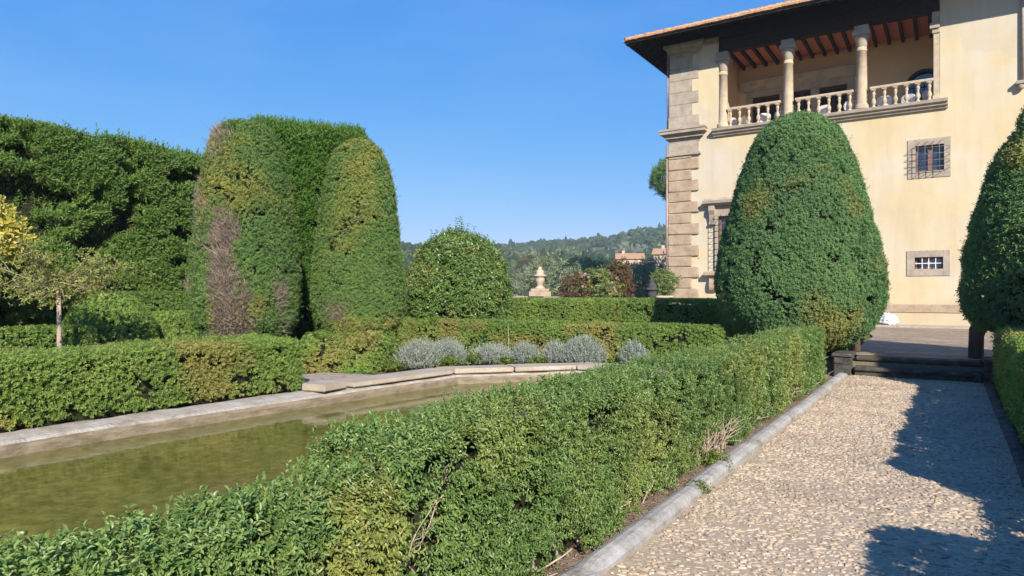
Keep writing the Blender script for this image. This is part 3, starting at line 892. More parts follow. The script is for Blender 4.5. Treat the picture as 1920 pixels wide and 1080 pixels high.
def lawn():
    poly = [(-1.86, 15.5), (-1.93, 22), (-2.43, 25.5), (-3.15, 26.9), (-10.2, 27.1), (-10.2, 19.6), (-4.5, 19.6), (-4.0, 17.4)]
    x = rng.uniform(-6.5, -1.8, 60000); y = rng.uniform(15.4, 27.2, 60000)
    k = inside(x, y, poly); x, y = x[k], y[k]; K = len(x)
    D = nrm(np.stack([rng.normal(size=K) * .35, rng.normal(size=K) * .35, np.ones(K)], 1))
    S = nrm(np.cross(D, rng.normal(size=(K, 3)))) * .012
    P = np.stack([x, y, np.full(K, TER)], 1)
    V = np.stack([P - S, P + S, P + D * rng.uniform(.04, .09, K)[:, None]], 1).reshape(-1, 3)
    F = (np.arange(K) * 3)[:, None] + np.arange(3)
    bp = np.array([(a, c, TER + .002) for a, c in poly])
    ch = [(bp, np.array([[0, 1, 2, 7]]), 0, .4, 0, False), (bp, np.array([[2, 3, 4, 5], [2, 5, 6, 7]]), 0, .4, 0, False),
          (V, F, 0, rng.random(K), rng.random(K) * .3, False)]
    tag(np_mesh("lawn_grass", ch, [M['grass']]), "short bright green lawn beside the cobbled terrace", "lawn", kind="stuff")
lawn()

def steps():
    t = empty("stone_steps", (-.52, 14.6, 0), "two worn dark stone steps rising from the cobbled path to the terrace", "steps")
    for z, y, d in ((0, 14.62, .37), (.175, 14.98, .36)):
        m = MB(); m.box(-1.54, .47, y + .03, y + d, z - .05, z + .10)
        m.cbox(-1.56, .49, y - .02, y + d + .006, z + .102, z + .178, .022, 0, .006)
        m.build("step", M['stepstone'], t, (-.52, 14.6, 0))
steps()
def pier(x0, x1, y0, y1, h, label):
    m = MB(); z = -.05; k = 0
    while z < h - .05:
        hh = random.uniform(.10, .15)
        m.cbox(x0 + random.uniform(0, .02), x1 - random.uniform(0, .02), y0 + random.uniform(0, .02), y1, z, min(h, z + hh), .018, 0, .008)
        z += hh + .004
    m.cbox(x0 - .02, x1 + .02, y0 - .02, y1 + .01, h + .003, h + .07, .02, 0, .006)
    o = m.build("stone_pier", M['stepstone'], None, ((x0 + x1) / 2, (y0 + y1) / 2, 0))
    tag(o, label, "stone pier", "low piers at the steps")
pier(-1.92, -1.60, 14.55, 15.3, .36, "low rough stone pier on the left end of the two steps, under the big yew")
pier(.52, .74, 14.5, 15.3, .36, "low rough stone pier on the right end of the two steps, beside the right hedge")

# ============================================================ VILLA
FY = 29.6     # facade plane
def wall_sheet(mb, x0, x1, z0, z1, Y, openings, depth, mi=0, reveal=None):
    xs = sorted({x0, x1, *[o[0] for o in openings], *[o[1] for o in openings]})
    zs = sorted({z0, z1, *[o[2] for o in openings], *[o[3] for o in openings]})
    for i in range(len(xs) - 1):
        for j in range(len(zs) - 1):
            cx, cz = (xs[i] + xs[i + 1]) / 2, (zs[j] + zs[j + 1]) / 2
            if any(o[0] < cx < o[1] and o[2] < cz < o[3] for o in openings): continue
            mb.add([(xs[i], Y, zs[j]), (xs[i + 1], Y, zs[j]), (xs[i + 1], Y, zs[j + 1]), (xs[i], Y, zs[j + 1])], [(0, 1, 2, 3)], mi)
    for a, b_, c, d in openings:
        q = mi if reveal is None else reveal
        mb.add([(a, Y, c), (a, Y + depth, c), (a, Y + depth, d), (a, Y, d)], [(0, 1, 2, 3)], q)
        mb.add([(b_, Y, c), (b_, Y + depth, c), (b_, Y + depth, d), (b_, Y, d)], [(3, 2, 1, 0)], q)
        mb.add([(a, Y, c), (b_, Y, c), (b_, Y + depth, c), (a, Y + depth, c)], [(0, 1, 2, 3)], q)
        mb.add([(a, Y, d), (b_, Y, d), (b_, Y + depth, d), (a, Y + depth, d)], [(3, 2, 1, 0)], q)

VO = (-10.6, FY, TER)
villa = empty("villa", VO, "large cream stucco villa with quoined corner, open columned loggia and tiled eaves", "villa")
def vb(mb, name, mats, parent=None):
    o = mb.build(name, mats, None, (0, 0, 0))
    p = parent or villa
    o.parent = p
    off = Vector(VO)
    o.matrix_parent_inverse = Matrix.Identity(4)
    me = o.data
    if p is villa:
        me.transform(Matrix.Translation(-off))
    else:
        me.transform(Matrix.Translation(-off))
    return o

LX0, LX1, LZ0, LZ1 = -8.42, -0.30, 8.70, 12.05
U = (-1.07, -.17, 6.16, 7.12); Lw = (-1.10, -.20, 2.51, 2.95); K_ = (-8.45, -6.75, 2.55, 4.95)
m = MB()
wall_sheet(m, -10.6, 9.0, 0.2, 13.6, FY, [(LX0, LX1, LZ0, 12.98), U, Lw, K_], .45)
m.add([(-10.6, FY, .2), (-10.6, 42, .2), (-10.6, 42, 13.6), (-10.6, FY, 13.6)], [(0, 1, 2, 3)])
m.add([(9, FY, .2), (9, 42, .2), (9, 42, 13.6), (9, FY, 13.6)], [(0, 1, 2, 3)])
m.add([(-10.6, 42, .2), (9, 42, .2), (9, 42, 13.6), (-10.6, 42, 13.6)], [(0, 1, 2, 3)])
vb(m, "wall", M['stucco'])
# loggia room
BY = 32.8
ARC = (-1.45, -.30 - .12, 8.75, 10.2)
m = MB()
DO = (-7.75, -3.75, 8.72, 11.05)
wall_sheet(m, LX0, LX1, 8.70, 12.4, BY, [DO, (ARC[0], ARC[1], 8.72, 10.9)], .5)
m.add([(LX0, FY + .45, 8.7), (LX0, BY, 8.7), (LX0, BY, 12.4), (LX0, FY + .45, 12.4)], [(0, 1, 2, 3)])
m.add([(LX1, FY + .45, 8.7), (LX1, BY, 8.7), (LX1, BY, 12.4), (LX1, FY + .45, 12.4)], [(0, 1, 2, 3)])
vb(m, "loggia_wall", M['loggiawall'])
m = MB(); m.box(LX0 + .003, LX1 - .003, FY + .46, BY - .003, 8.5, 8.7)
vb(m, "loggia_floor", M['slab'])
m = MB(); m.box(LX0, LX1, FY + .30, BY, 12.30, 12.42)
ceil = vb(m, "loggia_ceiling", M['redceil'])
x = LX0 + .28
while x < LX1 - .1:
    m = MB(); m.cbox(x - .055, x + .055, FY + .31, BY - .004, 12.13, 12.298, .01)
    vb(m, "beam", M['beamwood'], ceil); x += .50
m = MB(); m.cbox(LX0 + .004, LX1 - .004, FY - .05, FY + .29, 12.055, 12.62, .015)
m.cbox(LX0 + .004, LX1 - .004, FY - .10, FY + .29, 12.63, 12.99, .015)
for xx in (-5.6, -2.89):
    m.cbox(xx - .7, xx + .7, FY - .07, FY + .2, 12.2, 12.35, .01)
vb(m, "lintel_beam", M['darkwood'])
# stepped ledge under the loggia
m = MB()
m.extrude([(FY + .02, 8.42), (FY - .10, 8.42), (FY - .12, 8.50), (FY - .20, 8.52), (FY - .22, 8.60), (FY - .30, 8.63), (FY - .32, 8.74), (FY + .02, 8.78)], 'x', -8.66, -.05)
vb(m, "balcony_ledge", M['greystone'])
# columns
for cxx, half in ((-8.27, True), (-5.60, False), (-2.89, False), (-.20, True)):
    m = MB()
    if cxx == -.20:
        m.cbox(-.50, -.303, FY + .01, FY + .40, 8.785, 11.25, .012); m.cbox(-.53, -.303, FY - .02, FY + .42, 8.787, 8.95, .015)
        column = vb(m, "column", M['balstone'])
        m = MB(); m.cbox(-.54, -.303, FY - .03, FY + .43, 11.253, 11.42, .015); m.cbox(-.62, -.303, FY - .10, FY + .46, 11.423, 11.62, .02); m.cbox(-.55, -.303, FY - .02, FY + .43, 11.623, 12.05, .015)
        vb(m, "capital", M['greystone'], column)
        continue
    prof = [(.27, 0), (.27, .07), (.255, .10), (.265, .13), (.255, .17), (.215, .20), (.205, .25), (.195, 1.1), (.178, 2.28), (.20, 2.29), (.20, 2.33), (.178, 2.34), (.178, 2.45)]
    m.lathe(prof, cxx, FY + .12, 8.785, 24)
    column = vb(m, "column", M['balstone'])
    m = MB()
    z = 8.785 + 2.45
    m.lathe([(.178, 0), (.19, .02), (.20, .18), (.24, .30), (.29, .40), (.27, .44)], cxx, FY + .12, z, 24)
    m.cbox(cxx - .31, cxx + .31, FY - .17, FY + .41, z + .445, z + .60, .02)
    m.cbox(cxx - .25, cxx + .25, FY - .12, FY + .36, z + .602, z + .815, .02)
    vb(m, "capital", M['greystone'], column)
# balustrades
bp = [(0.085, 0), (0.085, .05), (.05, .06), (.045, .10), (.062, .14), (.088, .21), (.080, .27), (.045, .36), (.038, .40), (.055, .42), (.038, .44), (.060, .50), (.070, .54), (.05, .60), (.045, .63), (.08, .64), (.08, .70)]
for x0, x1 in ((-8.02, -5.93), (-5.27, -3.22), (-2.55, -.55)):
    m = MB()
    m.cbox(x0 - .05, x1 + .05, FY - .07, FY + .13, 9.50, 9.60, .02)
    rail = vb(m, "balustrade_rail", M['balstone'])
    for k in range(6):
        mm = MB(); xx = x0 + .08 + (x1 - x0 - .16) * k / 5
        mm.lathe([(r * 1.0, z) for r, z in bp], xx, FY + .03, 8.785, 12)
        mm.box(xx - .09, xx + .09, FY - .055, FY + .115, 9.46, 9.497)
        vb(mm, "baluster", M['balstone'], rail)
# iron scroll infills beside the columns
for x0, x1 in ((-5.88, -5.72 + .0), (-5.44, -5.31), (-3.17, -3.05), (-2.72, -2.6)):
    m = MB(); w_ = x1 - x0
    m.tube([(x0 + .012, FY + .03, 8.79), (x0 + .012, FY + .03, 9.55)], .008, 5); m.tube([(x1 - .012, FY + .03, 8.79), (x1 - .012, FY + .03, 9.55)], .008, 5)
    for zc in (8.9, 9.07, 9.24, 9.41):
        pts = [((x0 + x1) / 2 + w_ * .42 * (1 - a / 11) * math.cos(a), FY + .03, zc + .08 * (1 - a / 11) * math.sin(a)) for a in np.linspace(0, 10, 18)]
        m.tube(pts, .007, 4)
    vb(m, "iron_scroll", M['iron'])

# loggia doors with grey stone surround and shared cornice
m = MB()
Y = BY
for a, b_ in ((-8.03, -7.75), (-6.55, -6.02), (-5.22, -4.88), (-3.75, -3.48)):
    m.cbox(a, b_, Y - .07, Y + .12, 8.71, 10.78, .01)
m.cbox(-8.03, -3.48, Y - .075, Y + .12, 10.785, 11.06, .01)
m.extrude([(Y, 11.063), (Y - .10, 11.063), (Y - .13, 11.20), (Y - .26, 11.30), (Y - .30, 11.42), (Y - .36, 11.44), (Y - .36, 11.50), (Y, 11.54)], 'x', -8.28, -3.30)
vb(m, "door_surround", M['greystone'])
for a, b_ in ((-7.75, -6.55), (-6.02, -5.22), (-4.88, -3.75)):
    m = MB()
    for p, q in ((a, a + .09), (b_ - .09, b_), ((a + b_) / 2 - .06, (a + b_) / 2 + .06)):
        m.cbox(p + .002, q - .002, Y + .13, Y + .19, 8.71, 10.78, .006)
    m.box(a + .091, b_ - .091, Y + .135, Y + .185, 10.68, 10.775); m.box(a + .091, b_ - .091, Y + .135, Y + .185, 9.75, 9.82); m.box(a + .091, b_ - .091, Y + .135, Y + .185, 8.72, 9.0)
    d = vb(m, "glazed_door", M['darkframe'])
    m = MB(); m.box(a + .05, b_ - .05, Y + .15, Y + .165, 8.9, 10.72)
    vb(m, "pane", M['interior'], d)
m = MB(); m.box(-8.3, -.3, Y + .52, Y + .6, 8.6, 12.4); vb(m, "room_backdrop", M['interior'])
# arched doorway at the loggia's right end
m = MB()
ac, ar = -.86, .60
pts_o = [(ac - ar - .10, 8.72), (ac - ar - .10, 10.2)] + [(ac + (ar + .10) * math.cos(t), 10.2 + (ar + .10) * math.sin(t)) for t in np.linspace(math.pi, 0, 15)] + [(ac + ar + .10, 8.72)]
pts_i = [(ac - ar, 8.72), (ac - ar, 10.2)] + [(ac + ar * math.cos(t), 10.2 + ar * math.sin(t)) for t in np.linspace(math.pi, 0, 15)] + [(ac + ar, 8.72)]
n = len(pts_o)
vs = [(x, Y - .03, z) for x, z in pts_o] + [(x, Y - .03, z) for x, z in pts_i] + [(x, Y + .3, z) for x, z in pts_o] + [(x, Y + .3, z) for x, z in pts_i]
fs = []
for i in range(n - 1):
    fs += [(i, i + 1, n + i + 1, n + i), (n + i, n + i + 1, 3 * n + i + 1, 3 * n + i), (i, i + 1, 2 * n + i + 1, 2 * n + i)]
m.add(vs, fs)
# spandrels closing the square hole round the arch
for s in (-1, 1):
    pp = [(ac + s * (ar + .1), 10.2)] + [(ac + s * (ar + .10) * math.cos(t), 10.2 + (ar + .10) * math.sin(t)) for t in np.linspace(0, math.pi / 2, 8)] + [(ac, 10.92), (ac + s * .74, 10.92), (ac + s * .74, 10.2)]
    m.add([(x, Y - .004, z) for x, z in pp], [tuple(range(len(pp)))], 1)
arch = vb(m, "arched_doorway", [M['darkframe'], M['loggiawall']])
m = MB(); m.box(ac - ar + .003, ac + ar - .003, Y + .20, Y + .24, 8.72, 10.2)
m.extrude([(ac + (ar - .004) * math.cos(t), 10.2 + (ar - .004) * math.sin(t)) for t in np.linspace(0, math.pi, 15)], 'y', Y + .2, Y + .24)
vb(m, "pane", M['glass'], arch)
m = MB()
for xx in (-.02, -.4, .36): m.box(ac + xx - .02, ac + xx + .02, Y + .17, Y + .199, 8.72, 10.55)
for zz in (9.3, 9.75, 10.2): m.box(ac - ar, ac + ar, Y + .165, Y + .198, zz - .02, zz + .02)
vb(m, "glazing_bar", M['darkframe'], arch)

# quoins, string courses, cornice of the corner pilaster
m = MB()
k = 0
z = .37
while z < 7.7:
    if k % 2 == 0:
        h = min(.485, 7.75 - z); m.cbox(-10.69, -9.29, FY - .09, FY + .6, z, z + h, .045, 0, .01); z += h + .015
    else:
        h = min(.45, 7.75 - z); m.cbox(-10.69, -9.62, FY - .085, FY + .6, z, z + h, .05, 0, .012); z += h + .015
    k += 1
vb(m, "rusticated_quoins", M['sandstone'])
m = MB()
m.cbox(-10.66, -9.30, FY - .05, FY + .6, 7.88, 8.36, .008)
m.cbox(-10.68, -9.28, FY - .06, FY + .6, 8.95, 9.52, .008)
z = 9.53; k = 1
while z < 12.3:
    w_ = -9.31 if k % 2 == 0 else -9.60
    h = .525 if z + .53 < 12.3 else 12.31 - z
    m.cbox(-10.64, w_, FY - .03, FY + .6, z, z + h, .010); z += h + .012; k += 1
vb(m, "smooth_quoins", M['greystone'])
m = MB()
def mould(m, z0, z1, outp, x0=-10.6, x1=-9.29, mi=0):
    st = [(0, .05), (.3, .10), (.55, .5), (.62, .72), (.85, .92), (1.0, 1.0)]
    for (a, p), (b2, p2) in zip(st[:-1], st[1:]):
        o = outp * p2
        m.box(x0 - o, x1 + o * .9, FY - o, FY + .6, z0 + (z1 - z0) * a, z0 + (z1 - z0) * b2 - .001, mi)
mould(m, 8.37, 8.94, .42)
vb(m, "string_course", M['greystone'])
m = MB(); m.box(-10.74, -9.20, FY - .14, FY + .6, 7.76, 7.82); m.box(-10.70, -9.24, FY - .10, FY + .6, 7.821, 7.875)
vb(m, "thin_band", M['greystone'])
m = MB()
prof = [(0.04, 12.32), (.05, 12.36), (.08, 12.37), (.09, 12.45), (.16, 12.56), (.24, 12.62), (.26, 12.63), (.26, 12.74)]
for (o1, z1), (o2, z2) in zip(prof[:-1], prof[1:]):
    a = [(-10.6 - o1, FY - o1, z1), (-9.29 + o1, FY - o1, z1), (-9.29 + o1, FY + .4, z1), (-10.6 - o1, FY + .6, z1)]
    c = [(-10.6 - o2, FY - o2, z2), (-9.29 + o2, FY - o2, z2), (-9.29 + o2, FY + .4, z2), (-10.6 - o2, FY + .6, z2)]
    m.add(a + c, [(0, 1, 5, 4), (1, 2, 6, 5), (3, 0, 4, 7)])
vb(m, "pilaster_cornice", M['mossstone'])
for xa, xb in ((-9.02, -8.425), (-.295, 9)):
    m = MB(); m.box(xa, xb, FY - .09, FY + .1, 12.50, 12.74)
    vb(m, "cornice", M['mossstone'])
m = MB(); m.box(-10.72, 9, FY - .12, FY + .2, 12.995, 13.5); m.box(-10.72, -8.425, FY - .121, FY + .2, 12.745, 12.994); m.box(-.295, 9, FY - .121, FY + .2, 12.745, 12.994)
m.box(-10.72, -10.5, FY + .21, FY + 11, 12.745, 13.5)
vb(m, "wall_plate", M['darkwood'])
# plinth band and patched plaster
m = MB(); m.box(-9.2, 9, FY - .035, FY + .1, .89, 1.18); m.box(-9.2, 9, FY - .05, FY + .1, .36, .42)
vb(m, "plinth_band", M['sandstone'])

def grille(name, x0, x1, z0, z1, yb, nx, nz, ext, parent, rad=.011):
    g = MB(); yo = FY - yb
    for i in range(nx):
        x = x0 + (x1 - x0) * (i + .5) / nx - .03
        g.tube([(x + .06, FY - .02, z1 + ext), (x, yo, z1 + ext * .45), (x, yo, z0 - ext * .55), (x + .05, FY - .02, z0 - ext * .5)], rad, 5)
    for j in range(nz):
        z = z0 + (z1 - z0) * (j + .5) / nz
        g.tube([(x0 - ext * 1.2, FY - .02, z - .04), (x0 - ext, yo, z), (x1 + ext, yo, z), (x1 + ext * 1.1, FY - .02, z - .06)], rad, 5)
    return vb(g, name, M['rustiron'], parent)
def window(o, sur, frame_mat, depth=.30):
    a, b_, c, d = o
    f = MB()
    X0, X1, Z0, Z1 = sur
    f.cbox(X0, a, FY - .03, FY + .2, Z0, Z1, .008); f.cbox(b_, X1, FY - .03, FY + .2, Z0, Z1, .008)
    f.cbox(a + .001, b_ - .001, FY - .028, FY + .2, d, Z1, .008); f.cbox(a + .001, b_ - .001, FY - .028, FY + .2, Z0, c, .008)
    win = vb(f, "window", M['greystone'])
    g = MB(); y = FY + depth - .09
    for p, q in ((a, a + .07), (b_ - .07, b_), ((a + b_) / 2 - .065, (a + b_) / 2 + .065)):
        g.cbox(p + .002, q - .002, y - .05, y + .04, c, d, .006)
    for p, q in ((c, c + .06), (d - .06, d)): g.box(a + .075, b_ - .075, y - .04, y + .035, p, q)
    vb(g, "frame", M[frame_mat], win)
    g = MB(); g.box(a, b_, y + .0, y + .01, c, d); vb(g, "pane", M['glass'], win)
    return win
wu = window(U, (-1.33, .04, 5.91, 7.37), 'brownframe')
grille("grille", U[0], U[1], U[2], U[3], .24, 4, 4, .15, wu)
wl = window(Lw, (-1.36, .02, 2.25, 3.20), 'brownframe')
g = MB()
for xx in (-.86, -.65, -.43): g.box(xx - .012, xx + .012, FY + .04, FY + .06, 2.52, 2.94)
g.box(-1.09, -.21, FY + .036, FY + .058, 2.71, 2.735)
vb(g, "grille", M['white'], wl)
# kneeling window at the left, mostly behind the big yew
f = MB()
a, b_, c, d = K_
f.cbox(a - .18, a, FY - .05, FY + .2, 2.55, 4.95, .01); f.cbox(b_, b_ + .18, FY - .05, FY + .2, 2.55, 4.95, .01); f.cbox(a - .18, b_ + .18, FY - .052, FY + .2, 4.953, 5.40, .01)
kw = vb(f, "window", M['greystone'])
f = MB()
f.extrude([(FY, 5.403), (FY - .16, 5.403), (FY - .22, 5.47), (FY - .36, 5.50), (FY - .38, 5.62), (FY - .06, 5.66), (FY, 5.76)], 'x', -9.05, -6.15)
vb(f, "cornice", M['greystone'], kw)
for xx in (-8.80, -6.42):
    f = MB(); f.extrude([(FY, 5.40), (FY - .30, 5.40), (FY - .31, 5.2), (FY - .20, 5.02), (FY - .14, 4.72), (FY - .20, 4.68), (FY - .20, 4.6), (FY, 4.6)], 'x', xx, xx + .24)
    vb(f, "scroll_bracket", M['greystone'], kw)
f = MB(); f.cbox(-9.0, -6.2, FY - .36, FY + .1, 2.38, 2.545, .015)
for xx in (-8.78, -6.45):
    f.extrude([(FY, 2.375), (FY - .22, 2.375)] + [(FY - .12 - .16 * math.sin(t), 2.0 + .30 * math.cos(t)) for t in np.linspace(.3, 2.9, 8)] + [(FY, 1.65)], 'x', xx, xx + .26)
vb(f, "sill", M['sandstone'], kw)
f = MB(); y = FY + .2
for p, q in ((a, a + .1), (b_ - .1, b_), ((a + b_) / 2 - .07, (a + b_) / 2 + .07)): f.cbox(p + .002, q - .002, y - .06, y + .03, c, d, .006)
for zz in (c + .05, 3.3, 4.1, d - .05): f.box(a + .1, b_ - .1, y - .05, y + .025, zz - .04, zz + .04)
vb(f, "frame", M['brownframe'], kw)
f = MB(); f.box(a, b_, y + .0, y + .01, c, d); vb(f, "pane", M['glass'], kw)
g = MB(); yo = FY - .34
xs = np.linspace(a - .12, b_ + .12, 9)
for xx in xs: g.tube([(xx, FY - .06, 4.99), (xx, yo, 4.86), (xx, yo, 2.62), (xx, FY - .06, 2.60)], .013, 5)
for zz in np.linspace(2.72, 4.8, 9):
    g.tube([(xs[0], FY - .06, zz), (xs[0], yo, zz), (xs[-1], yo, zz), (xs[-1], FY - .06, zz)], .011, 5)
vb(g, "grille", M['iron'], kw)
# pipes
g = MB(); g.tube([(-10.76, FY - .02, .3), (-10.76, FY - .02, 8.3)], .05, 10); g.tube([(-10.76, FY + .1, 8.9), (-10.76, FY + .1, 12.7)], .045, 10)
vb(g, "downpipe", M['copper'])
g = MB(); g.tube([(2.16, FY - .09, 9.05), (2.16, FY - .09, 12.9)], .055, 10)
g.cbox(1.95, 2.33, FY - .25, FY, 8.90, 9.02, .02); g.lathe([(.02, 0), (.09, .05), (.11, .14), (.08, .2)], 2.10, FY - .12, 8.70, 12)
vb(g, "downpipe", M['greystone'])

# roof: hipped, coppi tiles over dark rafters
EX, EY, EZ = -12.14, 28.06, 12.80
SL = math.tan(R(22.5))
RIDGE = 7.2
ro = MB()
xR = 9.5
ro.add([(EX, EY, EZ), (xR, EY, EZ), (xR, EY + RIDGE, EZ + RIDGE * SL), (EX + RIDGE, EY + RIDGE, EZ + RIDGE * SL)], [(0, 1, 2, 3)])
ro.add([(EX, EY, EZ), (EX + RIDGE, EY + RIDGE, EZ + RIDGE * SL), (EX + RIDGE, EY + 14, EZ + RIDGE * SL), (EX, EY + 14, EZ)], [(0, 1, 2, 3)])
ro.add([(EX, EY, EZ - .05), (xR, EY, EZ - .05), (xR, EY + 3.4, EZ - .05 + 3.4 * SL), (EX + 3.4, EY + 3.4, EZ - .05 + 3.4 * SL)], [(3, 2, 1, 0)], 1)
ro.add([(EX, EY, EZ - .05), (EX + 3.4, EY + 3.4, EZ - .05 + 3.4 * SL), (EX + 3.4, EY + 14, EZ - .05 + 3.4 * SL), (EX, EY + 14, EZ - .05)], [(3, 2, 1, 0)], 1)
ro.box(EX, xR, EY - .012, EY + .03, EZ - .085, EZ - .004, 1); ro.box(EX - .012, EX + .03, EY + .035, EY + 14, EZ - .085, EZ - .004, 1)
roof = vb(ro, "roof", [M['tile'], M['darkwood']])
tl = MB()
def tile_row(p0, dirv, side, L):
    """one row of half-round tiles up the slope"""
    s = 0; k = 0
    while s < L:
        e = min(L, s + .42)
        r0, r1 = .098, .080
        jj = random.uniform(-.012, .012); jz = random.uniform(-.006, .012)
        vs = []
        for q, rr, lift in ((s - .05, r0, .035 + jz), (e, r1, .012)):
            c = Vector(p0) + Vector(dirv) * q + Vector(side) * jj
            for a in np.linspace(0, math.pi, 7):
                vs.append(c + Vector(side) * (rr * math.cos(a)) + Vector((0, 0, rr * .85 * math.sin(a) + lift)))
        fs = [(i, i + 1, 8 + i, 7 + i) for i in range(6)] + [tuple(range(7))]
        tl.add(vs, fs, 0, False)
        s = e; k += 1
dv = Vector((0, 1, SL)).normalized()
x = EX + .12
while x < 5.0:
    L = min(RIDGE, (x - EX)) / dv.y
    tile_row((x, EY - .06, EZ + .0), dv, (1, 0, 0), max(.2, L)); x += .205
dv2 = Vector((1, 0, SL)).normalized()
y = EY + .12
while y < EY + 10:
    L = min(RIDGE, (y - EY)) / dv2.x
    tile_row((EX - .06, y, EZ), dv2, (0, 1, 0), max(.2, L)); y += .205
dh = Vector((1, 1, SL))
for k in range(22):
    p = Vector((EX, EY, EZ + .05)) + dh * (k * .33); q = p + dh * .36
    tl.tube([p + Vector((0, 0, .05)), q + Vector((0, 0, .02))], [.12, .10], 8)
vb(tl, "roof_tiles", M['tile'], roof)
rf = MB()
x = EX + .35
while x < 6:
    y0 = EY + .05; y1 = min(FY + .1, EY + (x - EX))
    if y1 > y0 + .2:
        rf.extrude([(y0, EZ - .052 + .05 * SL), (y1, EZ - .052 + (y1 - EY) * SL), (y1, EZ - .19 + (y1 - EY) * SL), (y0 + .06, EZ - .17 + .05 * SL)], 'x', x - .05, x + .05)
    x += .36
y = EY + .35
while y < EY + 11:
    x0 = EX + .05; x1 = min(-10.5, EX + (y - EY))
    if x1 > x0 + .2:
        rf.extrude([(x0, EZ - .052 + .05 * SL), (x1, EZ - .052 + (x1 - EX) * SL), (x1, EZ - .19 + (x1 - EX) * SL), (x0 + .06, EZ - .17 + .05 * SL)], 'y', y - .05, y + .05)
    y += .36
a = Vector((EX + .05, EY + .05, EZ - .12)); bq = a + Vector((1.6, 1.6, 1.6 * SL))
rf.tube([a, bq], .08, 4)
vb(rf, "rafters", M['darkwood'], roof)

# white chairs on the loggia floor
def chair():
    t = empty("garden_chair", (0, 0, 0))
    m = MB(); m.lathe([(.02, .24), (.21, .24), (.23, .26), (.21, .29), (.02, .30)], 0, 0, 0, 16); m.build("seat", M['white'], t)
    m = MB()
    pts = [(.26 * math.copysign(abs(math.cos(a)) ** .6, math.cos(a)), .20 + .03 * math.sin(a), .42 + .19 * math.copysign(abs(math.sin(a)) ** .7, math.sin(a))) for a in np.linspace(0, 2 * math.pi, 20, endpoint=False)]
    vs = pts + [(x, y + .03, z) for x, y, z in pts]
    n = 20
    m.add(vs, [tuple(range(n)), tuple(range(2 * n - 1, n - 1, -1))] + [(i, (i + 1) % n, n + (i + 1) % n, n + i) for i in range(n)])
    m.build("backrest", M['white'], t)
    for sx in (-1, 1):
        for sy in (-1, 1):
            m = MB(); m.tube([(sx * .15, sy * .15, .25), (sx * .19, sy * .2, 0)], [.018, .014], 7); m.build("leg", M['white'], t)
    return t
ch0 = chair()
for i, (x, y, rz, lab) in enumerate([
    (-8.05, 30.45, 3.0, "low white lounge chair at the far left end of the loggia balustrade"),
    (-7.35, 30.35, 2.3, "low white lounge chair behind the second and third balusters of the left bay"),
    (-6.75, 30.40, 3.6, "low white lounge chair behind the middle of the left balustrade bay"),
    (-5.98, 30.35, 3.2, "low white lounge chair behind the left bay, close to the first free column"),
    (-4.25, 30.45, 2.9, "low white lounge chair in the middle balustrade bay, behind the yew top"),
    (-3.35, 30.30, 3.3, "low white lounge chair beside the second free column of the loggia"),
    (-2.15, 30.35, 3.2, "shaded white chair behind the left balusters of the right loggia bay"),
    (-1.25, 30.55, 2.7, "shaded white chair in front of the arched doorway of the loggia"),
    (-.75, 30.35, 3.7, "shaded white chair at the right end of the loggia by the wall")]):
    o = ch0 if i == 0 else copy_tree(ch0)
    o.location = (x, y, 8.702); o.rotation_euler = (0, 0, rz)
    tag(o, lab, "chair", "white chairs on the loggia")

# white bag on the pavement against the facade
bm = bmesh.new(); bmesh.ops.create_icosphere(bm, subdivisions=3, radius=1)
for v in bm.verts:
    p = v.co.copy(); q = fbm(np.array([[p.x, p.y, p.z]]), 2.2, 6)[0] - .5
    v.co = Vector((p.x * .27 * (1 + q), p.y * .17 * (1 + q), max(-.16, p.z * .2 * (1 + q * 1.5)) + (.06 if p.z > .6 else 0)))
me = bpy.data.meshes.new("plastic_bag"); bm.to_mesh(me); bm.free(); me.materials.append(M['bag'])
o = bpy.data.objects.new("plastic_bag", me); col.objects.link(o); o.location = (-1.92, 29.2, TER + .22)
tag(o, "small crumpled white plastic bag at the foot of the cream facade", "bag")

# ============================================================ HEDGES
def hedge_chunks(x0, x1, y0, y1, z0, z1, r=.12, rz=0, dens=900, amp=.05, freq=2.6, holes=.22, hfreq=5, depth=.06, seed=1,
                 sp=None, patch=(.62, .78, 1.1), inset=.12, full=False, cut=None, keep=.45, tone_amp=.9, spot=None):
    P, Nn = box_pts(dens, x0, x1, y0, y1, z0, z1, r, rz)
    P, Nn, h = clipped(P, Nn, amp, freq, holes, hfreq, depth, seed, keep=keep)
    if cut is not None:
        k = cut(P); P, Nn, h = P[k], Nn[k], h[k]
    tone = np.clip(.5 + tone_amp * (fbm(P, 1.1, seed + 7) - .5) + .6 * (fbm(P, 6, seed + 9, 2) - .5) + rng.normal(size=len(P)) * .17, 0, 1)
    pt = sstep(patch[0], patch[1], fbm(P, patch[2], seed + 13)) * rng.uniform(.3, 1, len(P))
    for c, rad, a in (spot or []):
        q = np.sqrt(np.sum(((P - np.array(c)) / np.array(rad)) ** 2, 1)) + (fbm(P, 5, seed + 17) - .5) * 1.6
        pt = np.maximum(pt, sstep(1.1, .5, q) * a * rng.uniform(.4, 1, len(P)))
    v, f, t, p = sprigs(P, Nn, tone=tone, patch=pt, full=full, **(sp or {}))
    return [(v, f, 0, t, p, False), core_chunk(box_core(x0, x1, y0, y1, z0, z1, r, inset, rz))]

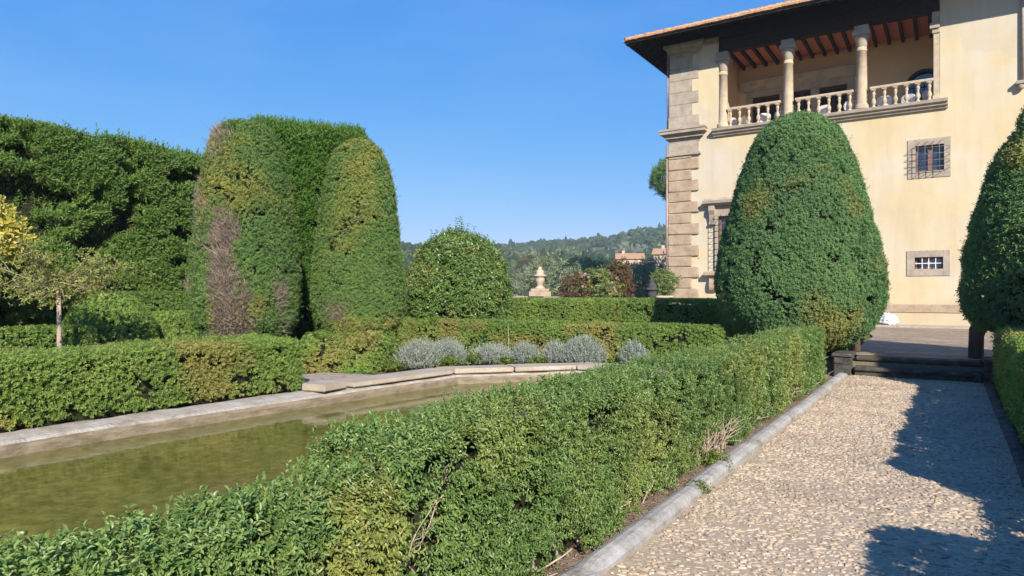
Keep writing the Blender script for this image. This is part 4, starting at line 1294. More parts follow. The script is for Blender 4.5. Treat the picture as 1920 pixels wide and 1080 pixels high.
BOXSP = dict(rand=.45, up=.3, length=.06, n=8, ll=.048, lw=.028, spread=1.0)
def simple_hedge(name, boxes, label, cat="hedge", group=None, mat='boxfar', **kw):
    """a clipped hedge: one mesh of leaves round a twiggy interior"""
    ch = []
    for i, b in enumerate(boxes):
        a = dict(kw); a.setdefault('sp', BOXSP); a['seed'] = kw.get('seed', 1) + i * 3
        if isinstance(b, dict): a.update(b); b = a.pop('box')
        ch += hedge_chunks(*b, **a)
    b = boxes[0]['box'] if isinstance(boxes[0], dict) else boxes[0]
    org = ((b[0] + b[1]) / 2, (b[2] + b[3]) / 2, b[4])
    return tag(np_mesh(name, ch, [M[mat], M['core']], None, org), label, cat, group)

# ---- the long near hedge beside the path: small leaves, bare stems showing at the foot
def near_hedge():
    t = empty("box_hedge", (-2.1, 6, 0), "long near box hedge with glossy small leaves running beside the cobbled path", "hedge")
    org = (-2.1, 6, 0)
    gap = lambda P, c, rad, keep: (np.sum(((P - np.array(c)) / np.array(rad)) ** 2, 1) > 1) | (rng.random(len(P)) < keep)
    def cut(P):
        k = gap(P, (-1.88, 2.20, .58), (.25, .13, .30), .30)
        k &= gap(P, (-1.88, 1.72, .25), (.25, .22, .22), .35)
        k &= gap(P, (-1.88, 6.45, .10), (.3, .45, .16), .15)
        k &= gap(P, (-1.88, 3.1, .06), (.3, .5, .13), .2)
        k &= gap(P, (-1.88, 4.6, .06), (.3, .35, .10), .3)
        foot = (P[:, 2] < .0 + .12 * fbm(P * np.array([0, 1, 0]), 1.6, 77)) & (P[:, 0] > -2.1)
        return k & ~foot
    ch = []
    near = dict(rand=.42, up=.45, length=.06, n=10, ll=.024, lw=.0115, spread=.88, curl=.18, vary=.5)
    mid = dict(rand=.42, up=.4, length=.05, n=10, ll=.024, lw=.0130, spread=.93, curl=.15)
    far = dict(rand=.45, up=.35, length=.055, n=8, ll=.033, lw=.019, spread=.98)
    A = dict(amp=.085, freq=2.6, holes=.22, hfreq=6, depth=.07, inset=.13, cut=cut, keep=.3, patch=(.50, .80, .9), spot=[((-1.82, 1.75, .55), (.3, .34, .4), 1.0), ((-1.9, 2.9, .9), (.4, .5, .3), .5), ((-1.95, 7.8, .95), (.5, 1.5, .3), .6)])
    ch += hedge_chunks(-2.15, -1.80, -.6, 2.0, 0, .89, .12, dens=2000, sp=near, full=True, seed=3, **A)
    ch += hedge_chunks(-2.38, -1.84, 1.97, 4.6, 0, .965, .13, dens=1750, sp=near, full=True, seed=5, **A)
    ch += hedge_chunks(-2.38, -1.86, 4.6, 8.4, 0, .975, .13, dens=1400, sp=mid, seed=5, **A)
    ch += hedge_chunks(-2.38, -1.86, 8.4, 13.3, 0, .985, .14, dens=950, sp=far, seed=5, **A)
    # longer summer shoots standing above the cut line
    k = 1500
    P = np.stack([rng.uniform(-2.42, -1.86, k), rng.uniform(-.5, 13.2, k), np.full(k, .94)], 1)
    P[P[:, 1] < 2, 0] = rng.uniform(-2.14, -1.82, (P[:, 1] < 2).sum()); P[P[:, 1] < 2, 2] = .865
    P[:, 2] += (fbm(P, 2.4, 5) - .5) * .15
    v, f, tt, p = sprigs(P, np.tile([0, 0, 1.0], (k, 1)), rand=.28, up=.3, length=.075, n=10, ll=.026, lw=.011, spread=.6, full=True, tone=rng.uniform(.4, 1, k))
    ch.append((v, f, 0, tt, p, False))
    np_mesh("foliage", ch, [M['box'], M['core']], t, org)
    m = MB()
    random.seed(5)
    def branch(p, d, l, r, depth):
        pts = [Vector(p)]; d = Vector(d).normalized()
        for i in range(4):
            d = (d + Vector((random.gauss(0, .16), random.gauss(0, .16), random.gauss(0, .1)))).normalized()
            pts.append(pts[-1] + d * l / 4)
        m.tube(pts, [r, r * .9, r * .8, r * .68, r * .5], 6)
        if depth:
            for q in (2, 3, 4):
                branch(pts[q], d + Vector((random.gauss(.2, .5), random.gauss(0, .6), random.gauss(.2, .4))), l * .6, r * .55, depth - 1)
    for y, z, x in ((2.16, .25, -1.93), (2.26, .35, -1.95), (2.12, .45, -1.90), (2.28, .55, -1.92), (1.70, .05, -1.9), (1.8, .1, -1.93), (1.62, .12, -1.92)):
        branch((x, y, z), (.05, random.gauss(0, .35), 1), .17, .0045, 2)
    y = 2.4
    while y < 13.2:
        branch((-1.97 + random.uniform(-.06, .05), y, -.01), (random.uniform(.0, .3), random.gauss(0, .25), 1), random.uniform(.14, .26), random.uniform(.005, .010), 1)
        y += random.uniform(.07, .22)
    branch((-1.86, 2.95, .01), (-.05, .9, .22), .42, .013, 1); branch((-1.9, 3.42, .02), (.1, -.5, .5), .3, .012, 1); branch((-1.88, 2.5, .01), (.0, .8, .12), .36, .009, 1)
    for k in range(26):
        branch((-1.93 + random.uniform(-.05, .06), 6.45 + random.uniform(-.4, .4), 0), (.1, random.gauss(0, .15), 1), .28, .006, 1)
    m.build("branches", M['palebark'], t, org)
near_hedge()

simple_hedge("box_hedge", [(-10.45, -8.98, -3, 7.55, 0, .84)], "front left box hedge with flat top standing along the pond's far rim",
             dens=1350, amp=.09, freq=1.6, holes=.2, hfreq=3.6, depth=.08, r=.12, seed=20, patch=(.56, .72, 1.0), inset=.14,
             sp=dict(rand=.55, up=.35, length=.055, n=9, ll=.032, lw=.017, spread=.88),
             cut=lambda P: ~((P[:, 0] > -9.2) & (P[:, 2] < .01 + .08 * fbm(P * np.array([0, 1, 0]), 1.5, 55))))
simple_hedge("box_hedge", [(-11.35, -9.90, 9.35, 10.95, 0, .74, .22, .35)], "squat box hedge block with yellowish leaves under the right hand yew of the pair",
             dens=850, amp=.09, freq=1.8, holes=.2, hfreq=4, depth=.07, seed=26, patch=(.46, .68, 1.1))
simple_hedge("box_hedge", [(-14.5, -4.05, 14.12, 15.0, 0, .88)], "mottled low box hedge behind the row of grey lavenders",
             dens=950, amp=.035, holes=.13, depth=.06, seed=31, sp=dict(rand=.4, up=.3, length=.045, n=8, ll=.036, lw=.021, spread=1.0), patch=(.48, .68, 1.3), cut=None)
simple_hedge("box_hedge", [(-13.5, -4.7, 18.0, 19.4, TER, 1.40)], "even green box hedge on the terrace, second behind the lavenders",
             dens=800, amp=.02, holes=.10, depth=.06, seed=35, patch=(.7, .85, 1.0), sp=dict(rand=.45, up=.3, length=.06, n=8, ll=.045, lw=.024, spread=.98))
simple_hedge("box_hedge", [(.68, 1.6, 5.85, 14.35, 0, 1.0)], "shaded box hedge on the right of the cobbled path at the frame edge",
             dens=800, amp=.06, holes=.2, depth=.06, seed=39, r=.14)
# the hedge going on toward the viewer beyond the picture's edge: it throws the shadows on the path
simple_hedge("box_hedge", [(.66, 1.7, -2.5, 4.22, 0, 1.08, .42), (.66, 1.55, 4.3, 5.85, 0, .42, .1)], "near right box hedge with a low gap beside the cobbled path",
             dens=500, amp=.05, holes=.15, seed=43, keep=.8)
simple_hedge("box_hedge", [(-12.15, -11.45, 2.5, 5.5, 0, 1.06)], "low box hedge behind the young tree's bare trunk", dens=1100, amp=.03, holes=.12, r=.07, sp=dict(rand=.4, up=.3, length=.045, n=8, ll=.036, lw=.021, spread=1.0), seed=47, patch=(.6, .75, 1.2))
simple_hedge("box_hedge", [(-13.0, -12.1, 7.15, 8.8, 0, 1.22)], "lower of two stepped box blocks beside the half dead yew", dens=1100, amp=.015, holes=.08, r=.06, tone_amp=.5, seed=51, sp=dict(rand=.4, up=.3, length=.045, n=8, ll=.036, lw=.021, spread=1.0))
simple_hedge("box_hedge", [(-14.4, -13.35, 7.0, 9.8, 0, 1.60)], "taller stepped box block in front of the cypress wall, beside the half dead yew", mat='cypress', dens=1000, amp=.015, holes=.08, r=.06, tone_amp=.5, seed=55, sp=dict(rand=.4, up=.3, length=.045, n=8, ll=.036, lw=.021, spread=1.0))

# clipped dome
def dome():
    prof = [(.62, 0), (.70, .3), (.735, .7), (.70, 1.0), (.58, 1.28), (.40, 1.48), (.2, 1.57), (.02, 1.6)]
    c = (-12.5, 6.2)
    P, Nn = rev_pts(1100, prof, *c)
    P, Nn, h = clipped(P, Nn, .015, 3, .05, 5, .04, 61)
    tone = np.clip(.38 + (fbm(P, 1.5, 3) - .5) + rng.normal(size=len(P)) * .13, 0, 1)
    v, f, t, p = sprigs(P, Nn, tone=tone, rand=.4, up=.3, length=.05, n=8, ll=.04, lw=.022, spread=1.0)
    tag(np_mesh("box_dome", [(v, f, 0, t, p, False), core_chunk(rev_core(prof, *c, 0, .1))], [M['boxfar'], M['core']], None, (*c, 0)),
        "rounded clipped box dome between the young tree and the half dead yew", "topiary")
dome()

# ---- tall cypress hedges
CYP = dict(rand=.45, up=.75, length=.13, n=7, ll=.082, lw=.028, spread=.68, curl=.1)
def cypress_wall():
    ch = []
    x0, x1, y0, y1, z1 = -17.0, -15.0, -4.0, 11.6, 4.86
    P, Nn = box_pts(1050, x0, x1, y0, y1, 0, z1, .25)
    k = thin_back(P, Nn, .3); P, Nn = P[k], Nn[k]
    Q = P * np.array([1, 1, 1.3])
    h = fbm(Q, .55, 71, 4); g = fbm(P * np.array([1, 1, 1.8]), 1.6, 73, 3)
    band = np.exp(-((P[:, 2] - 3.55 - .25 * np.sin(P[:, 1] * .9)) / .35) ** 2) * sstep(.35, .6, fbm(P, .5, 75))
    hollow = sstep(.50, .66, g + .20 * band)
    keep = (rng.random(len(P)) > hollow * .8)
    P, Nn, h, hollow = P[keep], Nn[keep], h[keep], hollow[keep]
    P = P + Nn * ((h - .5) * .6 - hollow * .46 - rng.random(len(P)) * .12)[:, None]
    tone = np.clip(.48 + 1.0 * (fbm(P, .8, 76) - .5) + .5 * (fbm(P, 3.5, 77) - .5) + rng.normal(size=len(P)) * .14, 0, 1)
    pt = sstep(.64, .8, fbm(P, .9, 78)) * .6
    v, f, t, p = sprigs(P, Nn, tone=tone, patch=pt, **CYP)
    ch.append((v, f, 0, t, p, False))
    kk = 900
    T = np.stack([rng.uniform(x0, x1, kk), rng.uniform(y0, y1, kk), np.full(kk, z1 - .02)], 1)
    T[:, 2] += (fbm(T * np.array([1, 1, 0]), .55, 71) - .5) * .5
    v, f, t, p = sprigs(T, np.tile([0, 0, 1.0], (kk, 1)), rand=.35, up=.8, length=.18, n=8, ll=.10, lw=.03, spread=.45, tone=rng.uniform(.3, 1, kk))
    ch.append((v, f, 0, t, p, False))
    ch.append(core_chunk(box_core(x0, x1, y0, y1, 0, z1 + .42, .3, .46)))
    tag(np_mesh("cypress_hedge", ch, [M['cypress'], M['core']], None, (-16, 4, 0)),
        "very tall dark cypress hedge with deep hollows, filling the left background", "hedge")
cypress_wall()
def cypress_block():
    ch = []
    cx, cy = -14.95, 12.05
    bx = (cx - 1.15, cx + 1.95, cy - .95, cy + .95, 0, 5.90)
    rz = R(59)
    bx = (cx - 1.15 - .24, cx + 1.95 - .24, cy - .95 + .43, cy + .95 + .43, 0, 5.90)
    P, Nn = box_pts(600, *bx, .38, rz)
    P, Nn, h = clipped(P, Nn, .07, 1.1, .14, 2.6, .12, 81, keep=.3)
    tone = np.clip(.5 + 1.0 * (fbm(P * np.array([1, 1, .5]), 1.2, 83) - .5) + .5 * (fbm(P, 5, 84) - .5) + rng.normal(size=len(P)) * .12, 0, 1)
    v, f, t, p = sprigs(P, Nn, tone=tone, rand=.35, up=.9, length=.14, n=7, ll=.10, lw=.032, spread=.65, curl=.08)
    ch.append((v, f, 0, t, p, False))
    kk = 1500
    T, _ = round_box(np.stack([rng.uniform(bx[0], bx[1], kk), rng.uniform(bx[2], bx[3], kk), np.full(kk, bx[5])], 1), *bx, .38, rz)
    v, f, t, p = sprigs(T, np.tile([0, 0, 1.0], (kk, 1)), rand=.3, up=.8, length=.24, n=9, ll=.11, lw=.024, spread=.4, tone=rng.uniform(.4, 1, kk))
    ch.append((v, f, 0, t, p, False))
    ch.append(core_chunk(box_core(*bx, .38, .2, rz)))
    tag(np_mesh("cypress_hedge", ch, [M['cypressbright'], M['core']], None, (cx, cy, 0)),
        "tall clipped cypress block with feathery flat top, wedged behind the pair of yews", "hedge")
cypress_block()

# ---- yew topiaries
def topiary(label, c, prof, mat, seed, dens=1100, dead=None, dens_keep=.45, trunk=None, amp=.06, holes=.16, patch=(.6, .75, .9), z0=0, hfreq=4.5, squash=1.0,
            sp=dict(rand=.45, up=.4, length=.05, n=8, ll=.043, lw=.019, spread=.95), open_side=None, tone0=.5, core_in=.16, cat="topiary tree"):
    t = empty("yew_topiary", (*c, z0), label, cat, "clipped yew topiaries")
    org = (*c, z0)
    P, Nn = rev_pts(dens, prof, *c, z0, squash)
    P, Nn, h = clipped(P, Nn, amp, 1.7, holes, hfreq, .09, seed, 4, keep=dens_keep)
    dd = dead(P) if dead else np.zeros(len(P))
    k = rng.random(len(P)) > dd * .93
    if open_side is not None: k &= open_side(P)
    P2, N2 = P[k], Nn[k]
    tone = np.clip(tone0 + .9 * (fbm(P2, .9, seed + 3) - .5) + .5 * (fbm(P2, 6, seed + 4, 2) - .5) + rng.normal(size=len(P2)) * .14, 0, 1)
    pt = np.clip(sstep(patch[0], patch[1], fbm(P2, patch[2], seed + 5)) * .8 + dd[k] * .3, 0, 1) * rng.uniform(.4, 1, len(P2))
    v, f, tt, p = sprigs(P2, N2, tone=tone, patch=pt, **sp)
    q = rng.choice(len(P2), min(len(P2), 420), replace=False)
    v2, f2, t2, p2 = sprigs(P2[q], N2[q], rand=.35, up=.8, length=.16, n=12, ll=.045, lw=.018, spread=.7, tone=rng.uniform(.4, 1, len(q)))
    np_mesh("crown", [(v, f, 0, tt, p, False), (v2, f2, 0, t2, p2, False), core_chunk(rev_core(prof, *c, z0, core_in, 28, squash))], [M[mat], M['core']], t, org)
    if dead:
        q = rng.random(len(P)) < dd * .9
        Pd, Nd = P[q], Nn[q]
        Pd = np.concatenate([Pd] * 6) + rng.normal(size=(6 * len(Pd), 3)) * .03; Nd = np.concatenate([Nd] * 6)
        Pd = Pd - Nd * .05
        D = Nd * .55 + np.array([0, 0, 1.0]) + rng.normal(size=Pd.shape) * .55
        v, f, tt = twigs(Pd, D, .20, .007)
        np_mesh("dead_twigs", [(v, f, 0, tt, 0, False)], [M['dead']], t, org)
    m = MB()
    if trunk:
        for pts, rad in trunk: m.tube(pts, rad, 10)
    else:
        m.tube([(c[0], c[1], z0 - .1), (c[0] + .03, c[1], z0 + .6), (c[0], c[1] + .05, z0 + 1.6), (c[0], c[1], z0 + 3)], [.2, .16, .13, .07], 10)
    m.build("trunk", M['bark'], t, org)
    return t

topiary("huge dark green egg shaped yew in front of the villa facade", (-2.74, 15.5),
        [(0.68, 0.48), (1.08, 0.62), (1.43, 0.92), (1.61, 1.3), (1.68, 1.75), (1.64, 2.17), (1.54, 2.74), (1.38, 3.3), (1.23, 3.87), (1.07, 4.42), (0.93, 4.82), (0.76, 5.1), (0.52, 5.3), (0.26, 5.4), (0.02, 5.43)],
        'yew', 101, dens=1750, patch=(.57, .74, .9), amp=.075, holes=.17, hfreq=3.6,
        trunk=[([(-1.66, 16.05, TER - .1), (-1.68, 16.0, .9), (-2.0, 15.8, 1.6), (-2.5, 15.6, 2.6)], [.09, .08, .08, .06]),
               ([(-2.6, 15.6, TER - .2), (-2.65, 15.55, 1.4), (-2.7, 15.5, 3)], [.2, .16, .1])])
topiary("tall yew cut off by the right frame edge, rough and twiggy, above the shaded hedge", (1.78, 15.0),
        [(0.855, 0.92), (1.311, 1.02), (1.482, 1.25), (1.539, 1.6), (1.52, 2.1), (1.463, 2.7), (1.254, 3.45), (0.921, 4.28), (0.684, 4.72), (0.427, 5.1), (0.19, 5.35), (0.019, 5.4)],
        'yew', 111, dens=1350, amp=.12, holes=.22, hfreq=3.4, patch=(.55, .72, 1.0), tone0=.52,
        sp=dict(rand=.7, up=.45, length=.09, n=8, ll=.060, lw=.024, spread=.75), core_in=.28,
        open_side=lambda P: (np.sum(((P - np.array([.95, 13.4, 1.5])) / np.array([.55, .8, .75])) ** 2, 1) > 1) | (rng.random(len(P)) < .35),
        trunk=[([(.42, 15.75, TER - .2), (.44, 15.7, .8), (.6, 15.6, 1.3), (1.1, 15.3, 2.2)], [.13, .12, .11, .08]),
               ([(.34, 15.95, TER - .2), (.36, 15.9, .9), (.7, 15.6, 1.7)], [.05, .045, .04]),
               ([(1.45, 14.5, 0), (1.45, 14.4, 3)], [.15, .08])])
topiary("unseen slim conical yew added beyond the right edge to shade the steps", (2.75, 11.6),  # out of view, added to cast shade on the steps
        [(.75, .25), (.95, .6), (.98, 1.2), (.85, 2.0), (.66, 2.8), (.4, 3.4), (.02, 3.75)], 'yew', 151, dens=500, dens_keep=.8)
def deadL(P):
    z = P[:, 2]; q = (P - np.array([-11.8, 8.45, 0]))
    rt = q @ np.array([.582, .813, 0])      # how far to the right as seen from the path
    n = (fbm(P, 1.6, 205, 3) - .5) * 1.1
    a = sstep(.22, .06, np.abs(rt + .30 + .09 * (z - 1.2)) - .17 + n * .9 - .16 * (1.9 - z)) * sstep(3.9, 2.6, z + 1.6 * n) * sstep(.28, .52, fbm(P, 2.6, 206) + .16)
    b = sstep(.2, .0, np.abs(rt + .48) - .08 + n * .5) * sstep(3.9, 4.4, z) * sstep(5.0, 4.7, z) * .35
    c = sstep(.18, .0, np.abs(rt - .58) + n * .6 - .02) * sstep(.75, .95, z) * sstep(1.95, 1.6, z) * .8
    d = sstep(.10, .0, np.abs(rt + .78) + n * .4) * sstep(1.8, 2.4, z) * sstep(4.3, 3.9, z) * .3
    return np.clip(a + b + c + d, 0, 1)
topiary("tall yew half dead with brownish pink bare twigs, left of the pair", (-11.8, 8.45),
        [(0.558, 0.45), (0.763, 0.7), (0.949, 1.05), (1.014, 1.5), (0.995, 2.13), (0.93, 2.7), (0.865, 3.3), (0.79, 3.85), (0.707, 4.25), (0.614, 4.6), (0.484, 4.84), (0.307, 4.98), (0.019, 5.02)],
        'yewold', 121, tone0=.47, dens=1800, dead=deadL, amp=.07, holes=.15, patch=(.52, .70, .9))
def deadR(P):
    z = P[:, 2]; q = (P - np.array([-11.0, 10.75, 0])); rt = q @ np.array([.698, .716, 0])
    n = (fbm(P, 2.0, 305, 3) - .5)
    return np.clip(sstep(.2, .0, np.hypot(rt + .45, (z - 1.15) * .9) + n * .5 - .05), 0, 1) * .8
topiary("tall narrow yew egg with yellowish mottled leaves, right of the pair", (-11.0, 10.75),
        [(0.427, 0.5), (0.722, 0.68), (0.902, 0.98), (0.978, 1.48), (0.969, 1.9), (0.941, 2.3), (0.874, 2.9), (0.817, 3.37), (0.741, 3.9), (0.617, 4.44), (0.456, 4.76), (0.257, 4.94), (0.019, 5.0)],
        'yewold', 131, tone0=.60, dens=1800, dead=deadR, amp=.045, holes=.12, patch=(.50, .70, 1.0))

# ---- laurel bush with long summer shoots
def laurel():
    t = empty("laurel_bush", (-12.2, 15.9, 0), "bushy bright green laurel with ragged top shoots between the yews and the villa", "bush")
    org = (-12.2, 15.9, 0)
    prof = [(.9, 0), (1.3, .4), (1.46, 1.1), (1.45, 1.8), (1.25, 2.4), (.92, 2.9), (.5, 3.22), (.02, 3.35)]
    P, Nn = rev_pts(420, prof, -12.2, 15.9)
    P, Nn, h = clipped(P, Nn, .26, 1.5, .26, 2.8, .22, 141, 4)
    tone = np.clip(.42 + .8 * (fbm(P, 1.1, 143) - .5) + .22 * (P[:, 2] - 1.3) * .5 + rng.normal(size=len(P)) * .17, 0, 1)
    v, f, tt, p = sprigs(P, Nn, tone=tone, patch=sstep(.62, .8, fbm(P, 1.2, 144)) * .4, rand=.6, up=.6, length=.20, n=9, ll=.105, lw=.043, spread=.8, curl=.2)
    ch = [(v, f, 0, tt, p, False)]
    k = 90; a = rng.random(k) * 2 * math.pi; rr = np.sqrt(rng.random(k)) * 1.05
    S = np.stack([-12.2 + rr * np.cos(a), 15.9 + rr * np.sin(a), 3.22 - rr * .75], 1)
    v, f, tt, p = sprigs(S, np.tile([0, 0, 1.0], (k, 1)), rand=.12, up=.5, length=.62, n=22, ll=.10, lw=.042, spread=.8, tone=rng.uniform(.4, 1, k))
    ch.append((v, f, 0, tt, p, False))
    ch.append(core_chunk(rev_core(prof, -12.2, 15.9, 0, .35)))
    np_mesh("foliage", ch, [M['laurel'], M['core']], t, org)
    m = MB()
    for i in range(9):
        an = i * .7; m.tube([(-12.2 + .2 * math.cos(an), 15.9 + .2 * math.sin(an), 0), (-12.2 + .6 * math.cos(an), 15.9 + .6 * math.sin(an), 1.6), (-12.2 + .7 * math.cos(an), 15.9 + .7 * math.sin(an), 3.0)], [.04, .03, .01], 6)
    m.build("stems", M['bark'], t, org)
laurel()

# ============================================================ LAVENDERS AND SMALL PLANTS
def lavender(x, y, r, h, label, seed, mat='lavender', name="lavender_bush", cat="lavender", group="grey lavenders by the pond", green=.1):
    r, h = r * .9, h * .88
    k = int(900 * r * (r + h) * 3)
    d = nrm(rng.normal(size=(k, 3)) + np.array([0, 0, .6])); d[:, 2] = np.abs(d[:, 2])
    rr = (0.45 + .55 * rng.random(k) ** .6)[:, None] * (1 + (fbm(d + seed, 2, seed) - .5)[:, None] * .5)
    P = np.array([x, y, 0.02]) + d * rr * np.array([r, r, h * .85])
    v, f, t, p = sprigs(P, d, rand=.32, up=1.3, length=.17, n=9, ll=.06, lw=.012, spread=.42, patch=(rng.random(k) < green) * 1.0)
    s = np.array([x, y, .02])
    return tag(np_mesh(name, [(v, f, 0, t, p, False)], [M[mat]], None, (x, y, 0)), label, cat, group)
lavender(-9.42, 10.95, .48, .62, "large silver grey lavender at the left end of the row, by the squat hedge block", 1)
lavender(-9.38, 11.85, .46, .56, "second grey lavender from the left, merged with the large first one", 2)
lavender(-8.75, 12.65, .52, .36, "low spreading lavender in the middle of the row", 3)
lavender(-8.10, 13.05, .32, .44, "small round lavender just right of the tall weed stalk", 4)
lavender(-7.45, 13.32, .30, .46, "small round lavender touching the biggest pale one", 5)
lavender(-6.92, 13.62, .52, .66, "biggest and palest lavender in front of the mottled hedge", 6)
lavender(-5.70, 13.68, .30, .52, "last small lavender on the right, half behind the near hedge", 7)

def weed(x, y, r, h, label, seed, name="weed_clump", ll=.07, mat='weed'):
    k = int(260 * r / .3)
    P = np.stack([x + rng.normal(size=k) * r * .45, y + rng.normal(size=k) * r * .45, rng.random(k) * h * .6], 1)
    v, f, t, p = sprigs(P, np.tile([0, 0, 1.0], (k, 1)), rand=.7, up=.3, length=.08, n=6, ll=ll, lw=ll * .42, spread=.9, patch=rng.random(k) * .3)
    return tag(np_mesh(name, [(v, f, 0, t, p, False)], [M[mat]], None, (x, y, 0)), label, "weed", "green weeds in the beds")
weed(-9.72, 10.45, .30, .22, "bright green weed clump at the foot of the squat hedge block", 1)
weed(-9.05, 11.35, .30, .30, "green weeds between the first two lavenders and the coping slab", 2)
weed(-9.0, 12.25, .34, .34, "leafy green weeds between the second and the low spreading lavender", 3)
weed(-8.32, 12.55, .20, .18, "yellowish weed clump below the tall weed stalk", 4)
weed(-7.75, 13.05, .18, .16, "small yellowish weed between the two small round lavenders", 5)
weed(-1.80, 6.18, .12, .16, "fresh green weed growing on the kerb joint beside the near hedge", 6, ll=.035)
weed(-1.66, 5.36, .06, .07, "tiny green weed in the kerb joint on the path side", 7, ll=.025)
weed(-1.86, 3.05, .09, .10, "small weed beside a woody stem at the foot of the near hedge", 8, ll=.025)
weed(-1.84, 12.6, .14, .08, "thin grass tuft at the far end of the kerb by the steps", 9, ll=.03)
def stalk():
    t = empty("weed_stalk", (-8.52, 13.0, 0), "tall thin pale weed stalk standing in front of the mottled hedge", "weed")
    m = MB(); m.tube([(-8.52, 13.0, 0), (-8.50, 13.0, .5), (-8.53, 13.01, 1.0)], [.014, .010, .004], 6)
    m.build("stem", M['palebark'], t, (-8.52, 13, 0))
    k = 34; z = rng.uniform(.2, 1.02, k); P = np.stack([np.full(k, -8.515), np.full(k, 13.0), z], 1)
    v, f, tt, p = sprigs(P, nrm(rng.normal(size=(k, 3))), rand=.2, up=.6, length=.05, n=5, ll=.05, lw=.014, spread=.6)
    np_mesh("leaves", [(v, f, 0, tt, p, False)], [M['weed']], t, (-8.52, 13, 0))
stalk()

# ============================================================ LEFT TREES
def limb_tree(m, base, top, r0, spread, n, seed, droop=0):
    rd = random.Random(seed); tips = []
    for i in range(n):
        a = 2.399 * i + rd.uniform(-.3, .3); L = spread * rd.uniform(.6, 1.1)
        p = Vector(top); pts = [p]
        d = Vector((math.cos(a), math.sin(a), rd.uniform(-.1, .8) - droop))
        for s in range(4):
            d = (d + Vector((rd.gauss(0, .2), rd.gauss(0, .2), rd.gauss(0, .15) - droop * .2))).normalized()
            p = p + d * L / 4; pts.append(p)
        m.tube(pts, [r0, r0 * .8, r0 * .6, r0 * .4, r0 * .15], 5); tips += pts[1:]
        for s in (1, 2, 3):
            q = pts[s]; dd = (d + Vector((rd.gauss(0, .6), rd.gauss(0, .6), rd.gauss(0, .4)))).normalized()
            e = q + dd * L * .45
            m.tube([q, (q + e) / 2 + Vector((0, 0, .02)), e], [r0 * .4, r0 * .25, r0 * .1], 4); tips += [(q + e) / 2, e]
    return np.array([t[:] for t in tips])
def young_tree():
    b = (-11.05, 4.75, 0)
    t = empty("young_tree", b, "young standard tree with thin pale trunk and sparse olive yellow crown", "tree")
    m = MB(); m.tube([b, (-11.05, 4.76, .6), (-11.03, 4.75, 1.2), (-11.06, 4.75, 1.72)], [.042, .036, .034, .03], 8)
    tips = limb_tree(m, b, (-11.06, 4.75, 1.70), .014, .85, 15, 3, .06)
    m.build("trunk", M['palebark'], t, b)
    k = len(tips) * 7
    P = np.repeat(tips, 7, 0) + rng.normal(size=(k, 3)) * np.array([.11, .11, .075])
    v, f, tt, p = sprigs(P, nrm(rng.normal(size=(k, 3))), rand=.5, up=.2, length=.07, n=6, ll=.05, lw=.022, spread=.8, patch=(rng.random(k) < .1) * 1.0)
    np_mesh("crown", [(v, f, 0, tt, p, False)], [M['olive_thin']], t, b)
young_tree()
def yellow_tree():
    b = (-13.75, 4.35, 0)
    t = empty("yellow_tree", b, "bright yellow autumn leaved tree cut off by the left frame edge", "tree")
    m = MB(); m.tube([b, (-13.75, 4.4, 1.0), (-13.7, 4.4, 1.9)], [.08, .065, .05], 8)
    tips = limb_tree(m, b, (-13.7, 4.4, 1.85), .025, 1.3, 14, 8, -.35)
    m.build("trunk", M['bark'], t, b)
    pts = []
    for c, rad, n in (((-13.75, 4.45, 2.72), (.75, .85, .55), 900), ((-13.3, 4.88, 2.5), (.32, .38, .28), 330), ((-13.75, 4.3, 1.85), (.6, .7, .5), 560)):
        q, d = blob_pts(n, c, rad, .55, 3, .2); pts.append(q)
    P = np.concatenate(pts); P = P[fbm(P, 2.6, 19) > .43]; k = len(P)
    tone = np.clip(.5 + (P[:, 2] - 2.4) * .3 + rng.normal(size=k) * .25, 0, 1)
    pt = np.clip(sstep(2.45, 1.9, P[:, 2] + rng.normal(size=k) * .18), 0, 1)
    v, f, tt, p = sprigs(P, nrm(rng.normal(size=(k, 3))), rand=.4, up=-.1, length=.15, n=6, ll=.095, lw=.055, spread=.85, curl=.35, full=True, tone=tone, patch=pt)
    np_mesh("crown", [(v, f, 0, tt, p, False)], [M['yellow']], t, b)
yellow_tree()

# ============================================================ BEYOND THE GARDEN
m = MB()
x = -30.0
while x < -10.9:
    L = random.uniform(.5, .9); x1 = min(-10.85, x + L)
    m.cbox(x, x1 - .008, 25.7, 26.05, .2, 1.36, .01, 0, .004); m.cbox(x, x1 - .006, 25.64, 26.11, 1.363, 1.46, .015, 0, .004); x = x1
tag(m.build("parapet_wall", M['urnstone'], None, (-20, 25.9, .2)), "low pale stone parapet wall at the edge of the upper garden", "garden wall")

def urn(loc, s, mat, label, dark=False):
    t = empty("garden_urn", loc, label, "urn")
    x, y, z = loc
    m = MB()
    m.cbox(x - .42 * s, x + .42 * s, y - .42 * s, y + .42 * s, z, z + .26 * s, .02); m.cbox(x - .36 * s, x + .36 * s, y - .36 * s, y + .36 * s, z + .262 * s, z + .40 * s, .03)
    m.build("pedestal", M[mat], t, loc)
    m = MB()
    prof = [(.27, .40), (.27, .45), (.20, .48), (.13, .56), (.14, .60), (.20, .72), (.25, .88), (.23, .98), (.245, 1.0), (.34, 1.04), (.345, 1.09), (.26, 1.13), (.19, 1.16), (.22, 1.22), (.19, 1.32), (.10, 1.40), (.12, 1.45), (.06, 1.52), (.01, 1.54)]
    m.lathe([(r * s, (h) * s) for r, h in prof], x, y, z, 20)
    m.build("vase", M[mat], t, loc)
    return t
urn((-15.26, 25.87, 1.463), .86, 'urnstone', "pale carved stone urn finial on a square pedestal, lit by sun, above the hedges")
urn((-9.62, 24.79, TER + .55), .80, 'darkstone', "dark stone urn standing left of the villa corner")
